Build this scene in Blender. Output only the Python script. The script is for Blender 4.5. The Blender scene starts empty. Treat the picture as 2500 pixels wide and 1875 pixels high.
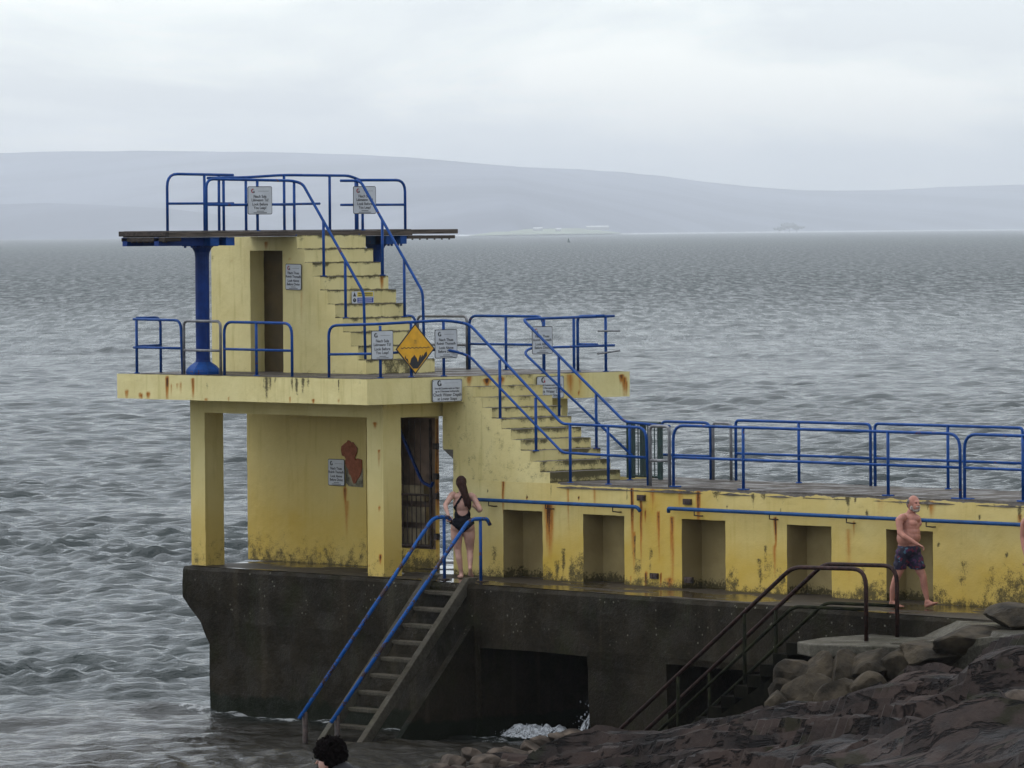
import bpy, bmesh, math, random
import numpy as np
from mathutils import Vector, Matrix

# ------------------------------------------------------------------ camera, world, sun
# world axes: X runs along the causeway towards the shore, Y across it, Z up from the water
FPX, CX, CY = 14000.0, 1250.0, 937.5
TH = math.atan2(14000.0, 12100.0)
CAM = np.array([71.8167, -59.1927, 8.0])
PITCH = math.atan((CY - 566.0) / FPX); ROLL = -math.atan(0.008)
r_ = np.array([math.cos(TH), math.sin(TH), 0.0])          # camera's right, level
g_ = np.array([-math.sin(TH), math.cos(TH), 0.0])         # camera's forward, level
k_ = np.array([0.0, 0.0, 1.0])
F_ = g_ * math.cos(PITCH) - k_ * math.sin(PITCH)
U0 = k_ * math.cos(PITCH) + g_ * math.sin(PITCH)
R_ = r_ * math.cos(ROLL) + U0 * math.sin(ROLL)
U_ = U0 * math.cos(ROLL) - r_ * math.sin(ROLL)
sc = bpy.context.scene
cd = bpy.data.cameras.new('camera'); cam = bpy.data.objects.new('camera', cd)
sc.collection.objects.link(cam); sc.camera = cam
cd.sensor_width = 36.0; cd.lens = 36.0 * FPX / 2500.0; cd.clip_start = 1.0; cd.clip_end = 90000.0
cam.matrix_world = Matrix(((R_[0], U_[0], -F_[0], CAM[0]), (R_[1], U_[1], -F_[1], CAM[1]),
                           (R_[2], U_[2], -F_[2], CAM[2]), (0, 0, 0, 1)))
sc.view_settings.view_transform = 'Standard'; sc.view_settings.look = 'None'
sc.view_settings.exposure = 0.20; sc.view_settings.gamma = 1.0
sc.cycles.use_denoising = True
sc.cycles.max_bounces = 6; sc.cycles.diffuse_bounces = 3; sc.cycles.glossy_bounces = 3
sc.cycles.volume_bounces = 4

SUN_AZ = math.atan2(*( (g_ * 0.15 - r_ * 0.8)[[1, 0]] ))   # from the camera's left
SUN_EL = math.radians(58)
world = bpy.data.worlds.new('World'); sc.world = world; world.use_nodes = True
wt = world.node_tree; wt.nodes.clear()
def wn(t): return wt.nodes.new(t)
wo = wn('ShaderNodeOutputWorld'); bg = wn('ShaderNodeBackground'); bg2 = wn('ShaderNodeBackground'); addw = wn('ShaderNodeAddShader')
sky = wn('ShaderNodeTexSky'); sky.sky_type = 'NISHITA'; sky.sun_disc = False
sky.sun_elevation = SUN_EL; sky.sun_rotation = math.pi / 2 - SUN_AZ
wt.links.new(sky.outputs[0], bg.inputs[0]); bg.inputs[1].default_value = 0.05
tc = wn('ShaderNodeTexCoord'); sep = wn('ShaderNodeSeparateXYZ'); wt.links.new(tc.outputs['Generated'], sep.inputs[0])
mp = wn('ShaderNodeMapping'); mp.inputs['Scale'].default_value = (1, 1, 3.6); wt.links.new(tc.outputs['Generated'], mp.inputs[0])
n1 = wn('ShaderNodeTexNoise'); n1.inputs['Scale'].default_value = 15; n1.inputs['Detail'].default_value = 7; n1.inputs['Roughness'].default_value = 0.56
n1.inputs['Distortion'].default_value = 0.35
wt.links.new(mp.outputs[0], n1.inputs[0])
cr = wn('ShaderNodeValToRGB'); wt.links.new(n1.outputs[0], cr.inputs[0])
cr.color_ramp.elements[0].position = 0.40; cr.color_ramp.elements[0].color = (0.64, 0.675, 0.72, 1)
cr.color_ramp.elements[1].position = 0.60; cr.color_ramp.elements[1].color = (0.98, 0.985, 0.95, 1)
e = cr.color_ramp.elements.new(0.50); e.color = (0.77, 0.805, 0.815, 1)
mr = wn('ShaderNodeMapRange'); mr.inputs['From Min'].default_value = 0.0; mr.inputs['From Max'].default_value = 1.0
mr.inputs['To Min'].default_value = 1.0; mr.inputs['To Max'].default_value = 1.5; wt.links.new(sep.outputs[2], mr.inputs[0])
dp = wn('ShaderNodeVectorMath'); dp.operation = 'DOT_PRODUCT'; wt.links.new(tc.outputs['Generated'], dp.inputs[0]); dp.inputs[1].default_value = tuple(g_ * .96 - r_ * .28)
md = wn('ShaderNodeMapRange'); md.inputs['From Min'].default_value = -.9; md.inputs['From Max'].default_value = .95; md.inputs['To Min'].default_value = .60; md.inputs['To Max'].default_value = 1.0; wt.links.new(dp.outputs['Value'], md.inputs[0])
mm = wn('ShaderNodeMath'); mm.operation = 'MULTIPLY'; wt.links.new(mr.outputs[0], mm.inputs[0]); wt.links.new(md.outputs[0], mm.inputs[1])
wt.links.new(cr.outputs[0], bg2.inputs[0]); wt.links.new(mm.outputs[0], bg2.inputs[1])
wt.links.new(bg.outputs[0], addw.inputs[0]); wt.links.new(bg2.outputs[0], addw.inputs[1]); wt.links.new(addw.outputs[0], wo.inputs[0])

sl = bpy.data.lights.new('sun', 'SUN'); so = bpy.data.objects.new('sun', sl); sc.collection.objects.link(so)
sl.energy = 0.7; sl.angle = math.radians(35); sl.color = (1.0, 0.97, 0.92)
sd = Vector((math.cos(SUN_AZ) * math.cos(SUN_EL), math.sin(SUN_AZ) * math.cos(SUN_EL), math.sin(SUN_EL)))
so.rotation_euler = sd.to_track_quat('Z', 'Y').to_euler()

rng = np.random.RandomState(7); random.seed(7)

# ------------------------------------------------------------------ helpers
def tag(o, label=None, cat=None, group=None, kind=None):
    if label: o['label'] = label
    if cat: o['category'] = cat
    if group: o['group'] = group
    if kind: o['kind'] = kind
    return o
def empty(name, loc=(0, 0, 0), label=None, cat=None, group=None):
    o = bpy.data.objects.new(name, None); sc.collection.objects.link(o); o.location = loc
    o.empty_display_size = 0.2
    bpy.context.view_layer.update()
    return tag(o, label, cat, group)
def link(name, me, mat=None, parent=None, smooth=False):
    o = bpy.data.objects.new(name, me); sc.collection.objects.link(o)
    if mat is not None and not me.materials: me.materials.append(mat)
    if smooth: me.polygons.foreach_set('use_smooth', [True] * len(me.polygons))
    if parent is not None:
        o.parent = parent
        if parent.parent is None: o.matrix_parent_inverse = parent.matrix_basis.inverted()
    return o
class MB:
    """collects closed pieces into one mesh"""
    def __init__(s): s.v = []; s.f = []
    def add(s, vs, fs):
        b = len(s.v); s.v += [tuple(map(float, v)) for v in vs]; s.f += [tuple(i + b for i in f) for f in fs]; return s
    def box(s, x0, x1, y0, y1, z0, z1):
        v = [(x, y, z) for z in (z0, z1) for y in (y0, y1) for x in (x0, x1)]
        return s.add(v, [(0, 2, 3, 1), (4, 5, 7, 6), (0, 1, 5, 4), (2, 6, 7, 3), (0, 4, 6, 2), (1, 3, 7, 5)])
    def obox(s, c, ax, ay, az):       # oriented box: centre and three half-axis vectors
        c = np.array(c, float); ax, ay, az = map(lambda q: np.array(q, float), (ax, ay, az))
        v = [c + i * ax + j * ay + k * az for k in (-1, 1) for j in (-1, 1) for i in (-1, 1)]
        return s.add(v, [(0, 2, 3, 1), (4, 5, 7, 6), (0, 1, 5, 4), (2, 6, 7, 3), (0, 4, 6, 2), (1, 3, 7, 5)])
    def tube(s, pts, r, n=10, cap=True, sy=1.0):
        pts = [np.array(p, float) for p in pts]; rr = r if hasattr(r, '__len__') else [r] * len(pts)
        d = [pts[min(i + 1, len(pts) - 1)] - pts[max(i - 1, 0)] for i in range(len(pts))]
        d = [q / (np.linalg.norm(q) + 1e-9) for q in d]
        up = np.array([0, 0, 1.0]) if abs(d[0][2]) < 0.9 else np.array([1.0, 0, 0])
        a = np.cross(d[0], up); a /= np.linalg.norm(a); vs = []; 
        for i, p in enumerate(pts):
            a = a - d[i] * (a @ d[i]); a /= np.linalg.norm(a) + 1e-9; b = np.cross(d[i], a)
            for j in range(n):
                t = 2 * math.pi * j / n; vs.append(p + rr[i] * (a * math.cos(t) + b * math.sin(t) * sy))
        fs = [(i * n + j, (i + 1) * n + j, (i + 1) * n + (j + 1) % n, i * n + (j + 1) % n) for i in range(len(pts) - 1) for j in range(n)]
        if cap: fs += [tuple(range(n)), tuple((len(pts) - 1) * n + j for j in reversed(range(n)))]
        return s.add(vs, fs)
    def prism(s, poly, axis, a, b):   # polygon in the two other axes, extruded along axis
        n = len(poly)
        def mk(p, q):
            return {'x': (q, p[0], p[1]), 'y': (p[0], q, p[1]), 'z': (p[0], p[1], q)}[axis]
        vs = [mk(p, a) for p in poly] + [mk(p, b) for p in poly]
        fs = [tuple(range(n)), tuple(reversed(range(n, 2 * n)))] + [(i, i + n, (i + 1) % n + n, (i + 1) % n) for i in range(n)]
        return s.add(vs, fs)
    def ell(s, c, rad, rot=None, n=10, m=14):
        c = np.array(c, float); vs = []; fs = []
        for i in range(n + 1):
            ph = math.pi * i / n
            for j in range(m):
                t = 2 * math.pi * j / m
                q = np.array([rad[0] * math.sin(ph) * math.cos(t), rad[1] * math.sin(ph) * math.sin(t), rad[2] * math.cos(ph)])
                if rot is not None: q = rot @ q
                vs.append(c + q)
        for i in range(n):
            for j in range(m):
                fs.append((i * m + j, (i + 1) * m + j, (i + 1) * m + (j + 1) % m, i * m + (j + 1) % m))
        return s.add(vs, fs)
    def mesh(s, name='m', fix=True):
        me = bpy.data.meshes.new(name); me.from_pydata(s.v, [], s.f)
        if fix:
            bm = bmesh.new(); bm.from_mesh(me); bmesh.ops.remove_doubles(bm, verts=bm.verts, dist=1e-6)
            bmesh.ops.recalc_face_normals(bm, faces=bm.faces); bm.to_mesh(me); bm.free()
        me.update(); return me
    def build(s, name, mat, parent=None, smooth=False, bevel=0):
        o = link(name, s.mesh(name), mat, parent, smooth)
        if bevel:
            b = o.modifiers.new('b', 'BEVEL'); b.width = bevel; b.segments = 2; b.limit_method = 'ANGLE'
        return o
def arc(p, corner, q, r, n=6):
    """points rounding the corner between p and q"""
    p, c, q = map(lambda t: np.array(t, float), (p, corner, q))
    a = (p - c) / np.linalg.norm(p - c); b = (q - c) / np.linalg.norm(q - c)
    A = c + a * r; B = c + b * r
    return [(1 - t) ** 2 * A + 2 * t * (1 - t) * c + t * t * B for t in np.linspace(0, 1, n)]
def rounded(path, r):
    out = [np.array(path[0], float)]
    for i in range(1, len(path) - 1):
        rr = r[i - 1] if hasattr(r, '__len__') else r
        if rr > 0: out += arc(path[i - 1], path[i], path[i + 1], rr)
        else: out.append(np.array(path[i], float))
    out.append(np.array(path[-1], float)); return out

# ---- lattice noise in numpy
def hsh(i, j, k, s):
    n = (i * 374761393 + j * 668265263 + k * 2147483647 + s * 1274126177) & 0xffffffff
    n = ((n ^ (n >> 13)) * 1274126177) & 0xffffffff
    return ((n ^ (n >> 16)) & 0xffff) / 65535.0
def vn(P, sx, sy=None, sz=None, seed=0):
    sy = sx if sy is None else sy; sz = sx if sz is None else sz
    Q = np.asarray(P, float) / np.array([sx, sy, sz]); I = np.floor(Q).astype(np.int64); T = Q - I; T = T * T * (3 - 2 * T)
    out = 0
    for a in (0, 1):
        for b in (0, 1):
            for c in (0, 1):
                w = (T[:, 0] if a else 1 - T[:, 0]) * (T[:, 1] if b else 1 - T[:, 1]) * (T[:, 2] if c else 1 - T[:, 2])
                out = out + w * hsh(I[:, 0] + a, I[:, 1] + b, I[:, 2] + c, seed)
    return out
def fbm(P, s, oct=4, seed=0, k=(1, 1, 1)):
    o = 0; a = 0.5; t = 0
    for i in range(oct):
        o = o + a * vn(P, s * k[0] / 2 ** i, s * k[1] / 2 ** i, s * k[2] / 2 ** i, seed + i * 17); t += a; a *= 0.5
    return o / t
def ss(a, b, x): t = np.clip((x - a) / (b - a), 0, 1); return t * t * (3 - 2 * t)

# ------------------------------------------------------------------ materials
def mat(name):
    m = bpy.data.materials.new(name); m.use_nodes = True; nt = m.node_tree; p = nt.nodes['Principled BSDF']
    return m, nt, p
def N(nt, t, **kw):
    n = nt.nodes.new(t)
    for a, b in kw.items():
        if a in n.inputs: n.inputs[a].default_value = b
        else: setattr(n, a, b)
    return n
def L(nt, a, b): nt.links.new(a, b)
def mixc(nt, f, a, b):
    m = nt.nodes.new('ShaderNodeMix'); m.data_type = 'RGBA'
    if isinstance(f, (int, float)): m.inputs[0].default_value = f
    else: L(nt, f, m.inputs[0])
    for i, q in ((6, a), (7, b)):
        if isinstance(q, tuple): m.inputs[i].default_value = (*q, 1) if len(q) == 3 else q
        else: L(nt, q, m.inputs[i])
    return m.outputs[2]
def mth(nt, op, a, b=None, clamp=False):
    m = nt.nodes.new('ShaderNodeMath'); m.operation = op; m.use_clamp = clamp
    for i, q in ((0, a), (1, b)):
        if q is None: continue
        if isinstance(q, (int, float)): m.inputs[i].default_value = q
        else: L(nt, q, m.inputs[i])
    return m.outputs[0]
def noise(nt, scale, detail=4, rough=0.55, stretch=(1, 1, 1), dist=0.0):
    g = nt.nodes.new('ShaderNodeNewGeometry'); mp = nt.nodes.new('ShaderNodeMapping'); mp.inputs['Scale'].default_value = stretch
    L(nt, g.outputs['Position'], mp.inputs[0]); n = nt.nodes.new('ShaderNodeTexNoise')
    n.inputs['Scale'].default_value = scale; n.inputs['Detail'].default_value = detail; n.inputs['Roughness'].default_value = rough
    n.inputs['Distortion'].default_value = dist
    L(nt, mp.outputs[0], n.inputs[0]); return n.outputs[0]
def ramp(nt, x, a, b, smooth=True):
    m = nt.nodes.new('ShaderNodeMapRange'); m.interpolation_type = 'SMOOTHSTEP' if smooth else 'LINEAR'
    m.inputs['From Min'].default_value = a; m.inputs['From Max'].default_value = b; L(nt, x, m.inputs[0]); return m.outputs[0]
def bump(nt, p, h, dist, strength=1.0):
    b = nt.nodes.new('ShaderNodeBump'); b.inputs['Distance'].default_value = dist; b.inputs['Strength'].default_value = strength
    L(nt, h, b.inputs['Height']); L(nt, b.outputs[0], p.inputs['Normal'])
def simple(name, col, rough=0.6, var=0.15, scale=8, bmp=0.0, metallic=0.0, spec=0.5, stretch=(1, 1, 1)):
    m, nt, p = mat(name); n = noise(nt, scale, 5, stretch=stretch)
    c2 = tuple(min(1, c * (1 + var * 2)) for c in col); c1 = tuple(c * (1 - var * 2) for c in col)
    L(nt, mixc(nt, ramp(nt, n, 0.3, 0.7), c1, c2), p.inputs['Base Color'])
    p.inputs['Roughness'].default_value = rough; p.inputs['Metallic'].default_value = metallic; p.inputs['Specular IOR Level'].default_value = spec
    if bmp: bump(nt, p, noise(nt, scale * 3, 4), bmp)
    return m

def yellow_material():
    m, nt, p = mat('painted_concrete')
    at = N(nt, 'ShaderNodeAttribute', attribute_name='st'); sx = N(nt, 'ShaderNodeSeparateColor'); L(nt, at.outputs['Color'], sx.inputs[0])
    rust, alg, bare = sx.outputs[0], sx.outputs[1], sx.outputs[2]; och = at.outputs['Alpha']
    big = noise(nt, 1.3, 5); fine = noise(nt, 26, 5, 0.65); streak = noise(nt, 9, 4, 0.6, (1, 1, 0.09)); spk = noise(nt, 60, 3, 0.7)
    c = mixc(nt, ramp(nt, big, 0.3, 0.7), (0.66, 0.570, 0.265), (0.76, 0.675, 0.345))
    c = mixc(nt, mth(nt, 'MULTIPLY', ramp(nt, streak, 0.52, 0.72), 0.42), c, (0.46, 0.40, 0.15))
    c = mixc(nt, mth(nt, 'MULTIPLY', ramp(nt, fine, 0.55, 0.8), 0.4), c, (0.50, 0.45, 0.2))
    oa = mth(nt, 'MULTIPLY', och, mth(nt, 'ADD', mth(nt, 'MULTIPLY', big, 0.7), 0.6), True)
    c = mixc(nt, oa, c, (0.54, 0.365, 0.060))
    r = mth(nt, 'MULTIPLY', rust, mth(nt, 'ADD', mth(nt, 'ADD', mth(nt, 'MULTIPLY', ramp(nt, streak, .35, .65), .6), mth(nt, 'MULTIPLY', fine, .5)), 0.3), True)
    c = mixc(nt, ramp(nt, r, 0.03, 0.6), c, (0.42, 0.17, 0.025)); c = mixc(nt, ramp(nt, r, 0.55, 0.88), c, (0.060, 0.020, 0.008))
    g = N(nt, 'ShaderNodeNewGeometry')
    vf = noise(nt, 55, 5, .75); mid = noise(nt, 7, 5, .65)
    a = mth(nt, 'ADD', mth(nt, 'ADD', alg, mth(nt, 'MULTIPLY', mth(nt, 'SUBTRACT', mid, 0.5), 1.5)), mth(nt, 'MULTIPLY', mth(nt, 'SUBTRACT', vf, 0.5), 1.7))
    a = mth(nt, 'MULTIPLY', ramp(nt, a, 0.34, 0.86), ramp(nt, alg, 0.02, 0.15))
    c = mixc(nt, mth(nt, 'MULTIPLY', a, 0.88), c, (0.035, 0.030, 0.014))
    s = mth(nt, 'MULTIPLY', ramp(nt, spk, 0.66, 0.76), 0.25)
    c = mixc(nt, s, c, (0.16, 0.12, 0.05))
    b = mth(nt, 'ADD', bare, mth(nt, 'MULTIPLY', mth(nt, 'SUBTRACT', fine, 0.5), 0.5))
    b = ramp(nt, b, 0.48, 0.54)
    c = mixc(nt, b, c, mixc(nt, fine, (0.07, 0.062, 0.055), (0.22, 0.20, 0.18)))
    L(nt, c, p.inputs['Base Color']); p.inputs['Roughness'].default_value = 0.75; p.inputs['Specular IOR Level'].default_value = 0.25
    h = mth(nt, 'ADD', mth(nt, 'MULTIPLY', fine, 0.6), mth(nt, 'MULTIPLY', b, -0.6)); bump(nt, p, h, 0.012, 0.6)
    return m
YEL = yellow_material()

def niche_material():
    m, nt, p = mat('brown_niche_lining'); at = N(nt, 'ShaderNodeAttribute', attribute_name='st'); sx = N(nt, 'ShaderNodeSeparateColor'); L(nt, at.outputs['Color'], sx.inputs[0])
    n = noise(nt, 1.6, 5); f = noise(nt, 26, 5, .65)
    c = mixc(nt, ramp(nt, n, .35, .65), (.25, .19, .085), (.32, .25, .115)); a = mth(nt, 'ADD', sx.outputs[1], mth(nt, 'MULTIPLY', mth(nt, 'SUBTRACT', f, .5), 1.2))  # browner and darker than the wall paint, black mottling towards the bottom
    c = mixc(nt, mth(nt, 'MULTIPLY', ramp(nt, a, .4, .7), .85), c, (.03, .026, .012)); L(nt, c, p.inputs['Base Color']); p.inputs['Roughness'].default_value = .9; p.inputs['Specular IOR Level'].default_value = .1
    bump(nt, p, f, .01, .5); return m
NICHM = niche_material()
def concrete_material(name, dark, light, green=0.25, flecks=True, wet=True, streaks=0.5, band=False):
    m, nt, p = mat(name)
    big = noise(nt, 0.9, 6, 0.6); fine = noise(nt, 18, 6, 0.7); st = noise(nt, 3.2, 3, 0.5, (1, 1, 0.05))
    c = mixc(nt, ramp(nt, mth(nt, 'ADD', mth(nt, 'MULTIPLY', big, 0.55), mth(nt, 'MULTIPLY', fine, 0.45)), 0.35, 0.65), dark, light)
    c = mixc(nt, mth(nt, 'MULTIPLY', ramp(nt, st, 0.58, 0.72), streaks), c, tuple(q * 1.7 for q in light))
    gm = noise(nt, 1.7, 4, 0.6, (1, 1, 0.7))
    c = mixc(nt, mth(nt, 'MULTIPLY', ramp(nt, gm, 0.5, 0.7), green), c, (0.022, 0.030, 0.006))
    if flecks:
        v = N(nt, 'ShaderNodeTexVoronoi', feature='F1', Scale=9.0); g = N(nt, 'ShaderNodeNewGeometry'); L(nt, g.outputs['Position'], v.inputs['Vector'])
        q = mth(nt, 'MULTIPLY', ramp(nt, v.outputs['Distance'], 0.17, 0.10), ramp(nt, noise(nt, 2.3, 3), 0.46, 0.56))
        sz = N(nt, 'ShaderNodeSeparateXYZ'); L(nt, g.outputs['Position'], sz.inputs[0])
        q = mth(nt, 'MULTIPLY', q, ramp(nt, sz.outputs[2], 1.5, 1.75)); q = mth(nt, 'MULTIPLY', q, 0.75)
        c = mixc(nt, q, c, (0.20, 0.19, 0.15))
    if band:
        g = N(nt, 'ShaderNodeNewGeometry'); sz = N(nt, 'ShaderNodeSeparateXYZ'); L(nt, g.outputs['Position'], sz.inputs[0])
        zz = mth(nt, 'ADD', sz.outputs[2], mth(nt, 'MULTIPLY', mth(nt, 'SUBTRACT', noise(nt, 2.5, 4), 0.5), 0.35))
        c = mixc(nt, ramp(nt, zz, 0.33, 0.25), c, (0.008, 0.010, 0.005))
    L(nt, c, p.inputs['Base Color'])
    rr = mth(nt, 'ADD', mth(nt, 'MULTIPLY', ramp(nt, noise(nt, 2.0, 4), 0.4, 0.6), 0.45), 0.35) if wet else None
    if wet: L(nt, rr, p.inputs['Roughness'])
    else: p.inputs['Roughness'].default_value = 0.9
    p.inputs['Specular IOR Level'].default_value = 0.06
    bump(nt, p, mth(nt, 'ADD', fine, big), 0.03, 0.7)
    return m
PIER = concrete_material('wet_pier_concrete', (0.010, 0.008, 0.005), (0.028, 0.0225, 0.0145), band=True)
STEPC = concrete_material('worn_step_concrete', (0.03, 0.026, 0.019), (0.085, 0.075, 0.058), flecks=False, streaks=0.2)
DECK = concrete_material('grey_walk_concrete', (0.050, 0.043, 0.037), (0.125, 0.11, 0.097), flecks=False, green=0.1)
SLABC = concrete_material('pale_slab_concrete', (0.035, 0.032, 0.024), (0.125, 0.115, 0.092), flecks=False, green=0.3)

def puddle_material():
    m, nt, p = mat('wet_floor'); n = noise(nt, 1.1, 4, 0.5, (0.5, 1, 1)); f = noise(nt, 14, 5)
    w = ramp(nt, n, 0.48, 0.56)
    L(nt, mixc(nt, f, (0.014, 0.010, 0.006), (0.045, 0.034, 0.021)), p.inputs['Base Color'])
    L(nt, mth(nt, 'SUBTRACT', 0.66, mth(nt, 'MULTIPLY', w, 0.52)), p.inputs['Roughness'])
    p.inputs['Specular IOR Level'].default_value = .3; bump(nt, p, mth(nt, 'MULTIPLY', f, mth(nt, 'SUBTRACT', 1.05, w)), 0.012, 0.7); return m
WETF = puddle_material()

def blue_material(name, col, chip=0.585, rustc=(0.10, 0.035, 0.015)):
    m, nt, p = mat(name); n = noise(nt, 5, 5, 0.6); f = noise(nt, 30, 4, 0.7)
    c = mixc(nt, ramp(nt, n, 0.3, 0.7), tuple(q * 0.75 for q in col), tuple(q * 1.2 for q in col))
    c = mixc(nt, ramp(nt, mth(nt, 'ADD', mth(nt, 'MULTIPLY', n, 0.6), mth(nt, 'MULTIPLY', f, 0.4)), chip, chip + 0.05), c, rustc)
    L(nt, c, p.inputs['Base Color']); p.inputs['Roughness'].default_value = 0.5; p.inputs['Specular IOR Level'].default_value = 0.18
    return m
BLUE = blue_material('blue_gloss_paint', (0.005, 0.055, 0.235))
BLUE2 = blue_material('flaking_blue_paint', (0.004, 0.085, 0.33), 0.5, (0.05, 0.03, 0.03))
DBLUE = blue_material('deep_blue_paint', (0.002, 0.028, 0.165), 0.7)
GREY = simple('galvanised_steel', (0.19, 0.19, 0.20), 0.45, 0.12, 12, metallic=0.2)
DGREEN = simple('dark_green_paint', (0.006, 0.03, 0.028), 0.4, 0.2, 10)
RUST = simple('rusty_brown_pipe', (0.026, 0.010, 0.008), 0.65, 0.3, 14, bmp=0.004, spec=.2)
RUSTG = simple('weedy_rust_pipe', (0.010, 0.011, 0.004), 0.8, 0.4, 6, spec=.1)
DRUST = simple('old_rusty_iron', (0.035, 0.020, 0.016), 0.7, 0.35, 14)
WOOD = simple('weathered_timber', (0.075, 0.058, 0.045), 0.85, 0.3, 6, bmp=0.01, stretch=(4, 0.4, 8))
WOODD = simple('dark_wet_timber', (0.035, 0.024, 0.019), 0.8, 0.35, 6, bmp=0.01, stretch=(4, 0.4, 8))
DARKI = simple('dim_interior_concrete', (0.20, 0.14, 0.105), 0.9, 0.2, 3)
SIGNW = simple('sign_white', (0.50, 0.52, 0.55), 0.45, 0.04, 5)
SIGNK = simple('sign_black', (0.012, 0.012, 0.014), 0.5, 0.0)
SIGNR = simple('sign_red', (0.30, 0.012, 0.03), 0.5, 0.0)
SIGNY = simple('sign_amber', (0.72, 0.36, 0.005), 0.45, 0.06, 6)
SIGNYL = simple('sign_yellow', (0.60, 0.46, 0.06), 0.5, 0.03)
SIGNB = simple('sign_blue', (0.02, 0.04, 0.28), 0.5, 0.03)

def patch_material():
    m, nt, p = mat('red_flaked_patch'); f = noise(nt, 20, 4)
    L(nt, mixc(nt, ramp(nt, f, 0.3, 0.8), (0.20, 0.050, 0.012), (0.33, 0.095, 0.040)), p.inputs['Base Color']); p.inputs['Roughness'].default_value = 0.8; return m
REDP = patch_material()

# ---- stains: (across, top, bottom, width, strength)
RUST_DY = [(-5.8,5.38,5.23,.05,1),(-5.45,5.33,5.23,.03,.9),(-5.39,5.32,5.23,.03,.9),(-5.2,5.35,5.24,.06,.9),(-4.68,5.62,5.24,.05,1),(-4.57,5.5,5.32,.025,.9),(-4.4,5.51,5.41,.03,.7),(-4.31,5.53,5.33,.025,.8),(-3.98,5.6,5.3,.05,1),(-3.62,5.28,5.19,.05,.7),(-3.01,5.31,5.22,.02,.8),(-1.39,5.33,5.23,.02,.8),(-.78,5.31,5.24,.04,.8),(-.13,5.32,5.26,.03,.6)]
BLK_DY = [(-2.0,5.65,5.22,.06,1),(-2.08,5.65,5.45,.03,.8),(-1.9,5.65,5.45,.05,.9),(-1.77,5.65,5.49,.04,.8),(-1.33,5.65,5.4,.04,1),(-1.21,5.65,5.36,.05,1),(-1.04,5.65,5.4,.06,1),(-.91,5.65,5.47,.05,.8),(-.12,5.64,5.42,.02,1),(-3.59,5.53,5.39,.04,.7)]
RUST_DX = [(4.84,5.56,5.24,.06,.9),(4.78,5.6,5.46,.06,.9),(4.89,5.49,5.25,.03,.7),(3.62,5.64,5.24,.12,.5),(3.85,5.64,5.3,.05,.35),(3.82,5.35,5.28,.02,.9)]
RUST_W = [(1.58,4.12,3.54,.04,.8),(2.71,3.62,2.91,.12,.75),(3.17,3.91,3.19,.03,.4),(4.7,3.94,3.05,.035,.9),(4.74,3.25,2.6,.03,.6),(4.91,3.76,2.74,.025,.9),(5.01,3.61,3.42,.015,.9),(5.31,3.6,2.94,.03,1),(5.18,3.94,3.62,.05,.6),(5.63,3.53,2.44,.05,.7),(5.82,3.96,3.67,.09,.5),(6.24,3.96,3.46,.05,.9),(2.49,2.51,2.38,.05,.5),(5.01,2.64,2.42,.03,1),(5.35,2.62,2.43,.02,.8),(5.56,2.57,2.4,.12,.6),(7.98,3.6,3.17,.035,.95),(7.95,3.17,2.73,.04,.5),(9.69,3.59,3.36,.02,.8),(9.59,3.48,2.79,.12,.3),(11.37,3.95,3.71,.09,.55),(13.18,3.81,3.6,.06,.5),(10.28,3.96,3.68,.1,.3),(4.65,2.56,2.44,.03,.6),(3.81,3.93,3.54,.04,.4),
          (1.54,4.32,4.23,.03,1),(1.54,4.26,3.73,.04,.4),(1.74,4.3,4.26,.02,.8),(1.64,4.13,4.03,.02,.8),(1.63,4.07,3.74,.03,.3),(2.17,3.74,3.69,.02,.9),(3.42,3.78,3.72,.02,.9),(.75,2.95,2.6,.1,.25),(6.5,3.5,2.5,.3,.12),(5.3,3.9,2.5,.35,.14)]
BLK_W = [(4.58,3.95,3.73,.03,.8),(7.48,3.96,3.72,.05,1),(7.73,3.96,3.84,.08,.9),(9.57,3.97,3.69,.06,1),(9.74,3.97,3.82,.03,1),(11.28,3.97,3.8,.06,1),(13.18,3.97,3.66,.05,1),(6.63,3.96,3.85,.1,.8),(4.72,3.7,3.4,.03,.9),(2.76,3.95,3.5,.03,.5),(12.66,3.96,3.8,.03,.7),(12.3,3.96,3.86,.05,.7),(8.6,3.96,3.86,.05,.6),(10.7,3.96,3.86,.08,.7),(4.75,3.2,2.6,.03,.8),(5.12,3.05,2.45,.05,.6),(7.75,3.15,2.42,.05,.75),(7.62,2.95,2.42,.08,.7),(9.9,2.9,2.42,.07,.7),(3.05,2.95,2.42,.07,.8),(2.9,2.75,2.42,.10,.8),(1.35,2.9,2.42,.09,.7),(4.85,2.85,2.42,.12,.7),(12.0,3.1,2.45,.12,.6),(12.6,3.0,2.45,.10,.6)]
SPOT_W = [(2.17,3.72,.025),(3.42,3.76,.02),(1.2,3.8,.02),(.95,4.3,.02),(1.66,4.4,.03),(5.0,3.82,.03),(9.98,3.72,.035),(12.35,3.74,.03),(11.5,3.3,.03),(6.9,3.72,.02),(12.9,3.2,.04),(8.1,3.7,.02),(3.6,2.9,.02),(2.2,2.95,.02)]
RUST_B = [(-3.82,7.59,7.55,.03,.9),(-5.41,7.57,7.51,.02,.7),(-4.46,7.87,7.73,.05,.9),(-3.51,7.04,6.48,.04,.35),(-3.98,7.66,7.59,.02,.5)]
RUST_C = [(-.2,4.93,4.83,.06,1),(-.11,4.48,4.4,.03,1),(-.11,4.41,4.2,.04,.5),(-.11,3.56,3.47,.03,1),(-.1,2.76,2.63,.04,1),(-.38,2.58,2.55,.02,.9)]
RUST_I = [(-3.01,3.73,3.44,.05,.9),(-2.98,3.51,2.96,.07,.45),(-.72,4.9,2.5,.12,.5),(-1.02,4.9,2.6,.08,.75),(-1.0,3.7,3.2,.1,.9)]
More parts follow.
